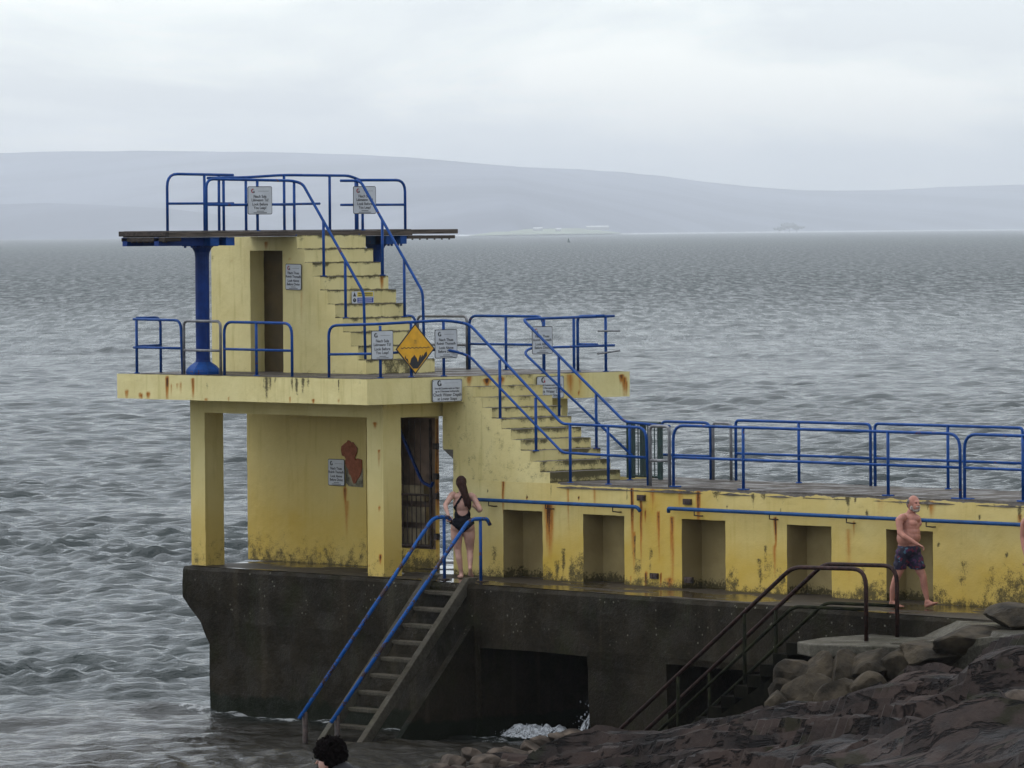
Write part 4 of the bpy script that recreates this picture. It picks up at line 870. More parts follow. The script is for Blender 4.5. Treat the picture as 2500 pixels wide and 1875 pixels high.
# ------------------------------------------------------------------ shore rocks
CP = [(950,92,-.8),(950,80,-.8),(900,70,-.6),(700,66,-.5),(700,56,1.3),(800,50,2.0),(750,44,2.1),(300,44,1.7),(100,60,-.8),(300,85,-1.6),(0,85,-1.6),(600,88,-1.6),(600,78,-1.6),(0,72,-1.4),(-400,80,-1.6),(300,70,-1.4),(850,86,-1.2),(1100,88,-.15),(1150,84,.12),(1150,76,.5),(1150,68,1.0),
      (1250,90,-.6),(1300,86,.15),(1420,87,.22),(1430,91,-.8),(1550,88,.50),(1650,87.3,.58),(1600,93,-.8),(1730,88.5,.55),(1500,81,.85),(1500,74,1.15),(1500,69,1.50),(1500,60,1.9),
      (1800,86,.75),(1800,80,1.15),(1800,72,1.6),(1800,64,2.0),(1880,85.3,.55),(1880,79,1.35),(1900,91,-.6),(1900,82.2,.3),(1950,81.5,.35),(2000,81.5,.45),(2100,81.2,.6),(2180,80.8,.9),(1950,84,.3),(2080,84,.4),(2000,77.3,1.6),(2100,77.3,1.7),(2230,77.8,2.1),(2000,73,1.7),(2150,73,1.95),(2270,83,1.8),(2230,87,1.5),(2300,83,2.05),(2400,82.5,2.3),(2500,82,2.55),(2700,81,3.0),
      (2330,87,1.9),(2600,86,2.1),(2500,75,2.65),(2500,68,2.75),(2500,60,3.0),(2200,74,2.1),(2200,66,2.3),(2200,58,2.5),(2900,70,3.2),(2900,60,3.5),(1500,50,2.2),(2200,50,2.6),(2900,50,3.4)]
CPs = np.array([((x - CX) * d / FPX, d, z) for x, d, z in CP])
def terr(s, d):
    ds = (s[:, None] - CPs[None, :, 0]) ; dd = (d[:, None] - CPs[None, :, 1]) * .55
    w = 1.0 / (ds ** 2 + dd ** 2 + .12) ** 1.7; return (w * CPs[None, :, 2]).sum(1) / w.sum(1)
def build_rocks():
    s = np.arange(-9, 13.5, .09); d = np.concatenate([np.arange(41, 62, .35), np.arange(62, 94, .085)])
    S, D = np.meshgrid(s, d, indexing='ij'); s1, d1 = S.ravel(), D.ravel()
    z = np.concatenate([terr(s1[i:i + 20000], d1[i:i + 20000]) for i in range(0, len(s1), 20000)])
    # tilted beds: coordinate running across the strata
    P0 = np.stack([s1, d1, 0 * s1], 1); warp = fbm(P0, 3.0, 3, 61) * 2.2
    c = (d1 * .55 + s1 * .30 + warp)
    ridge = lambda t: 1 - np.abs(2 * (t - np.floor(t)) - 1)
    tri = lambda t: (t - np.floor(t)); c2 = c + .5 * fbm(P0, .8, 3, 88); bed = (1 - tri(c2 / 1.15)) ** 1.4 * .24 + (1 - tri(c2 / .41 + .3)) * .06
    lump = (1 - np.abs(2 * fbm(P0, 1.7, 4, 12) - 1)) ** 2
    z = z + (bed - .19) * (.5 + 1.0 * vn(P0, 2.5, seed=4)) + (lump - .6) * .10 + (fbm(P0, .6, 4, 31) - .5) * .10
    # hollow cleared for the slab, ramp and pier
    W = np.array([CAM[0], CAM[1], 0]) + s1[:, None] * r_ + d1[:, None] * g_
    X, Y = W[:, 0], W[:, 1]
    z = np.where((X > 12.1) & (X < 14.6) & (Y > -3.3), np.minimum(z, 1.9), z)
    z = np.where((Y > -2.35) & (X > 14), np.minimum(z, 2.2 + .1 * np.clip(X - 14, 0, 1)), z)
    z = np.where((X < 12.1) & (X > 7.6) & (Y > -2.1), np.minimum(z, 2.0 - .607 * (12.0 - X) - .4), z)
    z = np.where(Y > -.9, np.minimum(z, np.where(X < 12, .3, 2.0)), z)
    V = W.copy(); V[:, 2] = z
    n1, n2 = S.shape; idx = np.arange(n1 * n2).reshape(n1, n2); q = np.stack([idx[:-1, :-1], idx[1:, :-1], idx[1:, 1:], idx[:-1, 1:]], -1).reshape(-1, 4)
    low = (z.reshape(n1, n2) < -.45); keep = ~(low[:-1, :-1] & low[1:, 1:] & low[1:, :-1] & low[:-1, 1:])
    me = bpy.data.meshes.new('rocks'); me.from_pydata(V.tolist(), [], q[keep.ravel()].tolist()); me.update()
    m, nt, p = mat('wet_shore_rock'); n = noise(nt, 1.1, 6, .65); f = noise(nt, 9, 6, .7); k = noise(nt, .7, 3, .5)
    c_ = mixc(nt, ramp(nt, n, .35, .65), (0.010, 0.008, 0.008), (0.046, 0.034, 0.030))
    c_ = mixc(nt, mth(nt, 'MULTIPLY', ramp(nt, k, .5, .62), .6), c_, (0.058, 0.040, 0.034))
    c_ = mixc(nt, mth(nt, 'MULTIPLY', ramp(nt, f, .5, .75), .5), c_, (0.058, 0.046, 0.040))
    c_ = mixc(nt, mth(nt, 'MULTIPLY', ramp(nt, noise(nt, 1.9, 4), .58, .68), .7), c_, (0.012, 0.014, 0.005))
    gg = N(nt, 'ShaderNodeNewGeometry'); ma = N(nt, 'ShaderNodeMapping'); ma.inputs['Rotation'].default_value = (0, 0, -TH - .18); L(nt, gg.outputs['Position'], ma.inputs[0])
    mb_ = N(nt, 'ShaderNodeMapping'); mb_.inputs['Scale'].default_value = (.28, 1, 1); L(nt, ma.outputs[0], mb_.inputs[0])
    cn = N(nt, 'ShaderNodeTexNoise'); cn.inputs['Scale'].default_value = 1.5; cn.inputs['Detail'].default_value = 5; cn.inputs['Roughness'].default_value = .65; cn.inputs['Distortion'].default_value = .6; L(nt, mb_.outputs[0], cn.inputs[0])
    crack = mth(nt, 'SUBTRACT', 1.0, ramp(nt, mth(nt, 'ABSOLUTE', mth(nt, 'SUBTRACT', cn.outputs[0], .5)), 0.0, .035))
    c_ = mixc(nt, mth(nt, 'MULTIPLY', crack, .9), c_, (.004, .0035, .004))
    L(nt, c_, p.inputs['Base Color']); L(nt, mth(nt, 'ADD', mth(nt, 'MULTIPLY', ramp(nt, n, .35, .6), .4), .5), p.inputs['Roughness']); p.inputs['Specular IOR Level'].default_value = .1
    bump(nt, p, mth(nt, 'SUBTRACT', mth(nt, 'ADD', f, mth(nt, 'MULTIPLY', n, 1.5)), mth(nt, 'MULTIPLY', crack, .9)), .06, .9)
    o = link('rocky_shore', me, m, None, True); tag(o, kind='structure', label='dark wet bedrock of the shore in the foreground')
build_rocks()
BOUL = simple('pale_boulder_stone', (0.075, 0.058, 0.045), .8, .3, 3, bmp=.03, spec=.15)
BOUD = simple('brown_boulder_stone', (0.036, 0.028, 0.018), .8, .35, 3, bmp=.03, spec=.15)
def boulder(px, d, py, rx, rz, m, label, group, seed, ry=None, tilt=0.0):
    s, d, z = at(px, d, py); c = cam_pt(s, d, z - rz * .25)
    bm = bmesh.new(); bmesh.ops.create_icosphere(bm, subdivisions=4, radius=1)
    P = np.array([v.co for v in bm.verts]); n = fbm(P + seed * 7.1, .9, 4, seed) - .5; n2 = np.abs(fbm(P + seed * 3.3, 1.3, 2, seed + 5) - .5)
    ct, st_ = math.cos(tilt), math.sin(tilt)
    Rb = np.random.RandomState(seed * 13 + 1); Q = P.copy()
    for _ in range(16):
        dv = Rb.normal(0, 1, 3); dv /= np.linalg.norm(dv); o_ = .62 + .28 * Rb.rand(); Q -= dv * np.clip(Q @ dv - o_, 0, None)[:, None] * .92
    Q = Q * 1.12
    for v, p_, a, b in zip(bm.verts, Q, n, n2):
        q = p_ * (1 + .30 * a + .12 * b)
        l, hh = q[0] * rx, q[2] * rz; l, hh = l * ct - hh * st_, l * st_ + hh * ct
        w = r_ * l + g_ * q[1] * (ry or rx) + k_ * hh; v.co = w
    me = bpy.data.meshes.new('boulder'); bm.to_mesh(me); bm.free()
    o = link('boulder', me, m, None, False); o.location = c; tag(o, label, 'boulder', group)
ORD = ['first', 'second', 'third', 'fourth', 'fifth', 'sixth', 'seventh', 'eighth', 'ninth', 'tenth', 'eleventh', 'twelfth', 'thirteenth', 'fourteenth', 'fifteenth', 'sixteenth']
GA = 'pale boulders heaped at the waterline'
for i, (px, py, d, rx, rz, tl) in enumerate(sorted([(1100,1862,85,.30,.14,0),(1140,1842,86,.20,.10,-.2),(1175,1866,85,.28,.16,.1),(1215,1838,86,.24,.11,-.2),(1165,1882,84,.3,.14,0),(1232,1868,85,.22,.12,0),(1270,1852,86,.42,.15,-.35),(1300,1832,86.5,.30,.12,-.5),(1330,1818,87,.34,.11,-.5),(1362,1806,87,.26,.10,-.5),(1325,1850,86,.34,.14,-.4),(1390,1794,87.5,.30,.10,.1),(1260,1885,84,.35,.12,0),(1340,1880,85,.25,.10,-.1),(1120,1885,84,.25,.12,0),(1065,1880,84.5,.22,.10,0)])):
    boulder(px, d, py, rx * .85, rz, BOUL, ORD[i] + ' pale boulder from the left in the heap at the waterline', GA, i + 1, None, tl)
GB2 = 'boulders piled under the concrete slab'
for i, (px, py, d, rx, rz) in enumerate(sorted([(1945,1645,81.4,.36,.38),(2005,1640,81.2,.30,.34),(2070,1640,81.0,.36,.38),(2130,1620,80.8,.40,.30),(2190,1618,80.7,.30,.26),(1912,1690,81.2,.26,.30),(1975,1692,80.6,.40,.34),(2050,1690,80.2,.38,.30),(1893,1712,80.5,.16,.22),(2120,1672,80.0,.32,.26)])):
    boulder(px, d, py, rx, rz, BOUD, ORD[i] + ' brown boulder from the left in the pile under the landing slab', GB2, i + 31)
boulder(2390, 80.2, 1560, .62, .22, BOUD, 'angular grey boulder on the far right above the bedrock', None, 71, .5)
boulder(2290, 80.6, 1590, .62, .21, BOUD, 'long low grey boulder beside the landing slab, right of the rusty railings', None, 50, .6)
boulder(2490, 80.5, 1497, .48, .20, BOUD, 'mossy boulder by the wall at the right edge of the photo', None, 53, .6)
boulder(2480, 62, 1790, .28, .52, BOUL, 'upright pale topped stone at the lower right corner', None, 57, .25)
boulder(1380, 86.2, 1822, .42, .16, simple('seaweed_rock', (0.014, 0.012, 0.005), .8, .3, 9, bmp=.05), 'black weed covered boulder among the pale ones', None, 61, .4, .35)

# white water breaking in the first tunnel
def build_foam():
    xs = np.arange(3.05, 5.47, .018); ys = np.arange(-1.0, .35, .022); X, Y = np.meshgrid(xs, ys, indexing='ij')
    prof = np.interp(xs, [3.05, 3.25, 3.55, 3.9, 4.15, 4.4, 4.75, 4.95, 5.1, 5.25, 5.38, 5.47], [-.05, .06, .15, .20, .14, .15, .10, .10, .20, .42, .60, .66])[:, None]
    P = np.stack([X.ravel(), Y.ravel(), 0 * X.ravel()], 1); n1 = fbm(P, .30, 4, 3).reshape(X.shape); n2 = vn(P, .05, seed=8).reshape(X.shape); n3 = vn(P, .12, seed=5).reshape(X.shape)
    cross = np.exp(-((Y + .12 - .25 * (n1 - .5)) / (.16 + .16 * n1)) ** 2)
    Z = prof * cross * (.55 + .9 * n1) + .035 * cross * n2 + .12 * n3 * cross - .02 + .05 * (n1 - .5)
    V = np.stack([X, Y, Z], -1).reshape(-1, 3); a, b = X.shape; idx = np.arange(a * b).reshape(a, b); q = np.stack([idx[:-1, :-1], idx[1:, :-1], idx[1:, 1:], idx[:-1, 1:]], -1).reshape(-1, 4)
    keep = ((Z > .05) & (n1 + .35 * n2 > .52)); kq = (keep[:-1, :-1] & keep[1:, :-1] & keep[1:, 1:] & keep[:-1, 1:]).ravel()
    mb = MB(); mb.add(V.tolist(), [tuple(f) for f in q[kq].tolist()]); R2 = np.random.RandomState(11)
    for i in range(420):
        t = R2.rand(); x = 3.2 + 2.25 * t ** .8; top = float(np.interp(x, xs, prof[:, 0])); rr = .004 + .011 * R2.rand() ** 2
        mb.ell((x, -.15 + R2.normal(0, .14), top * (.6 + .6 * R2.rand() ** 1.5) + .03), (rr, rr, rr * 1.5), None, 3, 5)
    m, nt, p = mat('sea_foam'); p.inputs['Base Color'].default_value = (.72, .76, .80, 1); p.inputs['Roughness'].default_value = .8
    n = noise(nt, 25, 4); L(nt, mixc(nt, n, (.26, .28, .31), (.50, .53, .56)), p.inputs['Base Color']); L(nt, mth(nt, 'MULTIPLY', ramp(nt, noise(nt, 12, 7, .8), .34, .62), .9), p.inputs['Alpha'])  # foam greyed in its colour to carry the shadow by the pier
    o = link('foam', mb.mesh('foam', False), m, None, True); tag(o, 'white water breaking in the first tunnel of the pier', 'foam', kind='stuff')

# ------------------------------------------------------------------ far shore
def build_hills():
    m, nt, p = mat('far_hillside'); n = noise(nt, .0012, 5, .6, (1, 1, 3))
    L(nt, mixc(nt, ramp(nt, n, .35, .65), (0.13, 0.14, 0.18), (0.22, 0.235, 0.29)), p.inputs['Base Color']); p.inputs['Roughness'].default_value = 1; p.inputs['Specular IOR Level'].default_value = 0  # pale bluish base colour has part of the haze painted in
    def ridge(name, pts, dsh, extra, nrow, seed, lab):
        xs = np.linspace(pts[0][0], pts[-1][0], 900); ys = np.interp(xs, [q[0] for q in pts], [q[1] for q in pts])
        kx = np.hanning(9); kx /= kx.sum(); ys = np.convolve(np.pad(ys, 4, 'edge'), kx, 'valid')
        V = []; ts = np.concatenate([np.linspace(0, 1, nrow), [1.15, 1.4]])
        for x, y in zip(xs, ys):
            ds = np.interp(x, [q[0] for q in dsh], [q[1] for q in dsh]); top = None
            for t in ts:
                d = ds + extra * t; dr = ds + extra; hr = 8 - (y - 566 + .008 * (x - 1250)) * dr / FPX
                tt = min(t, 1); z = hr * (tt ** .8 if True else tt) ; 
                # keep the slope below the sight line to the ridge
                z = min(z, 8 + (hr - 8) * d / dr * (.25 + .75 * tt) ) if t < 1 else hr
                if t == 0: z = -1.5
                if t > 1: z = hr * (1 - 2.2 * (t - 1))
                V.append(((x - CX) * d / FPX, d, z))
        V = np.array(V); nz = (fbm(np.stack([V[:, 0], V[:, 1], 0 * V[:, 0]], 1), 1400, 5, seed) - .5); V[:, 2] += np.where(V[:, 2] > 2, nz * 16 * np.clip(V[:, 2] / 120, 0, 1), 0)
        W = np.array([CAM[0], CAM[1], 0]) + V[:, :1] * r_ + V[:, 1:2] * g_ + V[:, 2:] * k_
        nr = len(ts); F = [(i * nr + j, (i + 1) * nr + j, (i + 1) * nr + j + 1, i * nr + j + 1) for i in range(len(xs) - 1) for j in range(nr - 1)]
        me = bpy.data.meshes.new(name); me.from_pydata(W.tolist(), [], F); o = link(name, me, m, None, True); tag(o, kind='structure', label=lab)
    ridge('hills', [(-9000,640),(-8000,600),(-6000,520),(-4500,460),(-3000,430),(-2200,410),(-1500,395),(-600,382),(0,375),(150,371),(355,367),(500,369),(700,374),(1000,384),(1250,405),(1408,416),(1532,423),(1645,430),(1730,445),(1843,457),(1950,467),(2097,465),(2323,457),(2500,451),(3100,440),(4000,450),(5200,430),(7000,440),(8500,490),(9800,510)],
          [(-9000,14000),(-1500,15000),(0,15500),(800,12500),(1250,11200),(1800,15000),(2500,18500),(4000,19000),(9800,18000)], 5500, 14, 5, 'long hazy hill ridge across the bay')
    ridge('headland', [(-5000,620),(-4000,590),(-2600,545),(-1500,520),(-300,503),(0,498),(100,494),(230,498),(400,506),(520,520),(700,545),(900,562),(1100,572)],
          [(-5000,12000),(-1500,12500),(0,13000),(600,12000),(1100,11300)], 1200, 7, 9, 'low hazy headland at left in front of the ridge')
build_hills()
# pale strand, green field and white buildings on the far shore
def far_strip(name, pts, t, m, label=None, kind=None, cat=None, parent=None):
    V = []; 
    for x, d, z0, z1 in pts:
        s = (x - CX) * d / FPX; V.append(cam_pt(s, d, z0)); V.append(cam_pt(s, d + t, z1))
    F = [(2 * i, 2 * i + 2, 2 * i + 3, 2 * i + 1) for i in range(len(pts) - 1)]
    me = bpy.data.meshes.new(name); me.from_pydata([tuple(v) for v in V], [], F); o = link(name, me, m, parent); return tag(o, label, cat, kind=kind)
STRAND = simple('pale_strand', (.48, .49, .49), .9, .1, .01); FIELD = simple('green_field', (.22, .26, .17), .9, .1, .004)
far_strip('strand', [(900,12100,.3,3),(1250,11150,.3,3.2),(1500,12700,.3,3),(1800,14950,.3,3.5),(2200,16900,.3,4),(2500,18400,.3,4),(2700,18500,.3,4)], 60, STRAND, 'pale line of beach on the far shore', 'structure')
far_strip('fields', [(1150,11380,1,4),(1250,11150,2.5,13),(1420,12000,3,15),(1520,12800,2.5,5)], 350, FIELD, 'pale green field on the far shore', 'structure')
WHW = simple('white_render', (.62, .62, .62), .8, .03, .1); ROOF = simple('grey_slate', (.12, .13, .14), .8, .1, .1)
for (px, py, w, h, lab) in ((1316, 560.5, 24, 4.5, 'low white farmhouse left on the far shore'), (1366, 562, 14, 4, 'tiny white house between two larger ones on the far shore'), (1462, 557.5, 56, 6, 'long white building on the far shore')):
    d = 11250.0; s, d, z = at(px, d, py); b = empty('white_building', tuple(cam_pt(s, d, z - h / 2)), lab, 'building')
    c = cam_pt(s, d, z); MB().obox(c, r_ * w * d / FPX / 2, g_ * 5, k_ * h / 2).build('wall', WHW, b)
    hw = w * d / FPX / 2; V = [c + r_ * i + g_ * j + k_ * h / 2 for i in (-hw, hw) for j in (-5, 5)] + [c + r_ * -hw + k_ * (h / 2 + 2.2), c + r_ * hw + k_ * (h / 2 + 2.2)]
    MB().add(V, [(0, 2, 5, 4), (1, 4, 5, 3), (0, 4, 1), (2, 3, 5), (0, 1, 3, 2)]).build('roof', WHW, b)
TREE = simple('far_tree_foliage', (.10, .12, .13), 1, .3, .05)
for i, (px, py, rr) in enumerate(((1905, 556, 14), (1930, 549, 20), (1948, 553, 16))):
    d = 14900 + 40 * i; s, d, z = at(px, d, py); t = empty('tree', tuple(cam_pt(s, d, 2)), ('left', 'middle and tallest', 'right')[i] + ' tree of the small hazy clump on the far shore', 'tree', 'clump of trees on the far shore')
    m = MB(); R2 = np.random.RandomState(i)
    for j in range(40):
        q = R2.normal(0, .45, 3); m.ell(cam_pt(s + q[0] * rr, d + q[1] * rr, z + (q[2] * .25 + .05) * rr - 3), (rr * .25, rr * .25, rr * .2), None, 4, 6)
    m.build('crown', TREE, t); MB().tube([cam_pt(s, d, 0), cam_pt(s, d, z)], 1.0, 6).build('trunk', TREE, t)
# buoy
s, d, z = at(1391, 4150, 592); t = empty('navigation_buoy', tuple(cam_pt(s, d, 0)), 'small dark buoy floating far out on the sea', 'buoy')
bmx = simple('buoy_paint', (.03, .06, .05), .6, .1, 1)
MB().tube([cam_pt(s, d, -.3), cam_pt(s, d, .6)], [1.3, 1.2], 12).build('float', bmx, t)
MB().tube([cam_pt(s, d, .6), cam_pt(s, d, 1.7), cam_pt(s, d, 2.5)], [.95, .62, .5], 10).build('tower', bmx, t)
MB().ell(cam_pt(s, d, 2.8), (.28, .28, .35), None, 6, 8).build('lantern', bmx, t)

# ------------------------------------------------------------------ people
def skin(name, col): 
    m, nt, p = mat(name); n = noise(nt, 7, 4); f = noise(nt, 40, 3)
    c = mixc(nt, ramp(nt, n, .3, .7), tuple(q * .82 for q in col), tuple(min(1, q * 1.15) for q in col)); L(nt, c, p.inputs['Base Color'])
    p.inputs['Roughness'].default_value = .5; p.inputs['Specular IOR Level'].default_value = .3
    p.inputs['Subsurface Weight'].default_value = .06; p.inputs['Subsurface Scale'].default_value = .02; return m
SK1 = skin('skin_pale', (.50, .29, .23)); SK2 = skin('skin_ruddy', (.42, .19, .14))
def rotm(lateral, ax):
    return None
class Fig:
    """parts in a local frame: lateral, depth (away from the camera), up"""
    def __init__(s): s.m = MB()
    def cap(s, a, ra, b, rb, n=12):
        a, b = np.array(a, float), np.array(b, float); L_ = np.linalg.norm(b - a)
        s.m.tube([a, b], [ra, rb], n); s.m.ell(a, (ra,) * 3, None, 8, n); s.m.ell(b, (rb,) * 3, None, 8, n); return s
    def chain(s, pts):
        for (a, ra), (b, rb) in zip(pts[:-1], pts[1:]): s.cap(a, ra, b, rb)
        return s
    def ell(s, c, rad, yaw=0, roll=0):
        cy, sy = math.cos(yaw), math.sin(yaw); cr_, sr = math.cos(roll), math.sin(roll)
        Rz = np.array([[cy, -sy, 0], [sy, cy, 0], [0, 0, 1]]); Ry = np.array([[cr_, 0, sr], [0, 1, 0], [-sr, 0, cr_]])
        s.m.ell(c, rad, Rz @ Ry, 14, 18); return s
    def hand(s, wrist, dirv, side, curl=.6, r=.0095):
        """palm, four unequal curled fingers and a thumb leaving the side of the palm"""
        w = np.array(wrist, float); d = np.array(dirv, float); d /= np.linalg.norm(d); sd = np.array(side, float); sd -= d * (sd @ d); sd /= np.linalg.norm(sd); nn_ = np.cross(d, sd)
        for k in (-1.2, -.4, .4, 1.2): s.cap(w, .022, w + d * .075 + sd * k * .018, .013, 8)
        for k, ln in ((-1.45, .062), (-.5, .078), (.5, .082), (1.45, .072)):
            a = w + d * .078 + sd * k * .0195; b = a + (d * math.cos(curl * .6) + nn_ * math.sin(curl * .6)) * ln * .45
            c = b + (d * math.cos(curl * 1.7) + nn_ * math.sin(curl * 1.7)) * ln * .32; e_ = c + (d * math.cos(curl * 2.5) + nn_ * math.sin(curl * 2.5)) * ln * .25
            s.chain([(a, r), (b, r * .92), (c, r * .85), (e_, r * .75)])
        a = w + d * .025 + sd * .028; b = a + d * .028 + sd * .026 + nn_ * .01; c = b + d * .03 + sd * .006 + nn_ * .012
        s.chain([(a, r * 1.25), (b, r * 1.05), (c, r * .85)]); return s
    def foot(s, ankle, heel, toe, sd):
        A, Hh, Tt = (np.array(q, float) for q in (ankle, heel, toe)); sd = np.array(sd, float)
        s.cap(A, .036, Hh, .030); s.cap(A, .034, Hh * .35 + Tt * .65, .024); s.cap(Hh, .030, Tt - (Tt - Hh) * .25 + sd * .012, .026); s.cap(Hh, .028, Tt - (Tt - Hh) * .3 - sd * .014, .024)
        f = (Tt - Hh) / np.linalg.norm(Tt - Hh)
        for k, l in ((.034, -.002), (.016, 0), (0, -.006), (-.015, -.014), (-.029, -.024)):
            rr = .014 if k > .03 else .0105
            s.cap(Tt - f * .045 + sd * k, rr + .002, Tt + f * l + sd * k, rr * .9, 8)
        return s
    def mesh(s, vox, it=3):
        me = bpy.data.meshes.new('fig'); me.from_pydata(s.m.v, [], s.m.f); bm = bmesh.new(); bm.from_mesh(me); bmesh.ops.remove_doubles(bm, verts=bm.verts, dist=1e-7); bmesh.ops.recalc_face_normals(bm, faces=bm.faces); bm.to_mesh(me); bm.free()
        o = bpy.data.objects.new('tmp', me); sc.collection.objects.link(o); rm = o.modifiers.new('r', 'REMESH'); rm.mode = 'VOXEL'; rm.voxel_size = vox
        sm = o.modifiers.new('s', 'SMOOTH'); sm.iterations = it; sm.factor = .5
        bpy.context.view_layer.update(); out = bpy.data.meshes.new_from_object(o.evaluated_get(bpy.context.evaluated_depsgraph_get()))
        bpy.data.objects.remove(o); out.materials.clear(); return out
def place(me, base, name, m, par, yaw=0.0):
    n = len(me.vertices); P = np.empty(n * 3); me.vertices.foreach_get('co', P); P = P.reshape(-1, 3)
    W = np.array(base) + P[:, :1] * r_ + P[:, 1:2] * g_ + P[:, 2:] * k_; me.vertices.foreach_set('co', W.astype(np.float32).ravel()); me.update()
    return link(name, me, m, par, True)
def garment(me, pred, off, name='g'):
    """shell of the body's surface where pred holds, lifted off it"""
    n = len(me.vertices); P = np.empty(n * 3); me.vertices.foreach_get('co', P); P = P.reshape(-1, 3)
    Nn = np.empty(n * 3); me.vertices.foreach_get('normal', Nn); Nn = Nn.reshape(-1, 3)
    ok = pred(P); fs = [tuple(p.vertices) for p in me.polygons]; fs = [f for f in fs if all(ok[i] for i in f)]
    used = sorted({i for f in fs for i in f}); mp_ = {i: k for k, i in enumerate(used)}
    g = bpy.data.meshes.new(name); g.from_pydata((P + Nn * off)[used].tolist(), [], [tuple(mp_[i] for i in f) for f in fs]); g.update(); return g
HAIRB = simple('dark_brown_hair', (0.030, 0.011, 0.008), .6, .4, 30, bmp=.006, spec=.15, stretch=(4, 4, .5)); HAIRK = simple('black_curly_hair', (0.003, 0.002, 0.002), .9, .4, 40, bmp=.006, spec=.02)
HAIRG = simple('grey_hair', (.13, .11, .10), .7, .3, 40, bmp=.004); BEARD = simple('white_beard', (.42, .36, .32), .8, .25, 50, bmp=.004)
SUIT = simple('black_swimsuit', (.004, .0045, .009), .6, .1, 5, spec=.1)

def woman():
    base = (1.30, .66, 2.415); t = empty('person', base, 'woman in a black swimsuit seen from behind at the top of sea steps', 'person')
    f = Fig()
    f.ell((.015, 0, .88), (.185, .135, .13)); f.ell((-.075, -.05, .845), (.105, .10, .11)); f.ell((.10, -.05, .845), (.105, .10, .11))
    f.ell((.01, 0, 1.02), (.128, .095, .13)); f.ell((.01, .0, 1.20), (.150, .105, .16)); f.ell((.008, .0, 1.315), (.155, .085, .075)); f.ell((-.05, .085, 1.2), (.06, .05, .06)); f.ell((.07, .085, 1.2), (.06, .05, .06))
    f.chain([((.01, .0, 1.34), .055), ((.005, .01, 1.42), .050), ((-.005, .02, 1.47), .052)])
    f.ell((-.01, .03, 1.535), (.074, .092, .105)); f.ell((-.02, .10, 1.51), (.045, .045, .06)); f.cap((-.02, .13, 1.53), .014, (-.022, .145, 1.51), .010)
    f.ell((-.082, .03, 1.53), (.012, .02, .03)); f.ell((.064, .03, 1.53), (.012, .02, .03))
    # left arm down to the hand rail, right arm bent forward
    f.chain([((-.135, .0, 1.345), .060), ((-.165, -.03, 1.335), .052), ((-.262, -.16, 1.19), .038), ((-.25, -.20, 1.13), .035), ((-.215, -.27, 1.03), .025)])
    f.hand((-.215, -.27, 1.035), (.02, -.25, -.9), (1, .2, 0), .75)
    f.chain([((.155, .0, 1.325), .060), ((.19, -.01, 1.31), .052), ((.30, -.10, 1.11), .040), ((.285, -.02, 1.09), .036), ((.20, .20, 1.15), .025)])
    f.hand((.20, .20, 1.15), (-.3, .9, .1), (0, .2, 1), .8)
    # legs: left planted, right lifting with the heel up
    f.chain([((-.08, -.01, .80), .105), ((-.085, 0, .66), .094), ((-.07, .02, .47), .062), ((-.06, .0, .40), .054), ((-.05, -.02, .32), .054), ((-.02, .0, .12), .033), ((-.015, .0, .06), .034)])
    f.foot((-.015, .0, .065), (-.01, -.04, .03), (-.055, .13, .022), (.9, .3, 0))
    f.chain([((.105, -.01, .80), .105), ((.12, 0, .66), .093), ((.128, .05, .47), .061), ((.128, .03, .40), .053), ((.13, -.01, .32), .051), ((.13, -.09, .19), .032)])
    f.foot((.13, -.10, .175), (.132, -.135, .165), (.138, -.02, .022), (1, 0, 0))
    me = f.mesh(.0075, 3)
    def pred(P):
        s, d, z = P.T; c = s - .012; a = np.abs(c)
        cut = z > .735 + np.clip(a - .015, 0, 1) * .85
        back = d < .02
        hole = ((c / .092) ** 2 + ((z - 1.125) / .11) ** 2 < 1) & back
        top = np.where(back, (z < 1.16) | (np.abs(a - (.125 - (z - 1.14) * .62)) < .026) & (z < 1.34), z < 1.25) | ((np.abs(a - .075) < .022) & (z < 1.42) & (d > -.01))
        return cut & top & ~(hole) & (a < .19) & (d > -.175) & ~((a > .155) & (z > 1.02)) & (z < 1.42) & (z > .72)
    suit = garment(me, pred, .006)
    place(me, base, 'body', SK1, t); place(suit, base, 'swimsuit', SUIT, t)
    h = Fig(); h.ell((-.005, .01, 1.555), (.088, .095, .105)); h.chain([((.0, -.04, 1.52), .078), ((.035, -.075, 1.42), .066), ((.075, -.10, 1.30), .055), ((.105, -.105, 1.20), .042), ((.12, -.10, 1.13), .014)])
    h.chain([((.03, -.05, 1.44), .05), ((.05, -.11, 1.30), .036), ((.06, -.115, 1.17), .012)]); h.chain([((.07, -.08, 1.36), .04), ((.13, -.10, 1.25), .03), ((.14, -.1, 1.12), .010)])
    place(h.mesh(.009, 2), base, 'hair', HAIRB, t)
woman()

def shorts_material():
    m, nt, p = mat('patterned_shorts'); g = N(nt, 'ShaderNodeNewGeometry'); v = N(nt, 'ShaderNodeTexVoronoi', Scale=30.0); L(nt, g.outputs['Position'], v.inputs['Vector'])
    c = N(nt, 'ShaderNodeValToRGB'); c.color_ramp.interpolation = 'CONSTANT'; e = c.color_ramp.elements; e[0].position = 0; e[0].color = (.008, .007, .024, 1); e[1].position = .48; e[1].color = (.10, .010, .028, 1)
    for p_, q in ((.58, (.012, .010, .040, 1)), (.72, (.055, .012, .06, 1)), (.86, (.05, .12, .18, 1)), (.9, (.01, .01, .03, 1))): x = e.new(p_); x.color = q
    s = N(nt, 'ShaderNodeSeparateColor'); L(nt, v.outputs['Color'], s.inputs[0]); L(nt, s.outputs[0], c.inputs[0]); L(nt, c.outputs[0], p.inputs['Base Color']); p.inputs['Roughness'].default_value = .8; return m
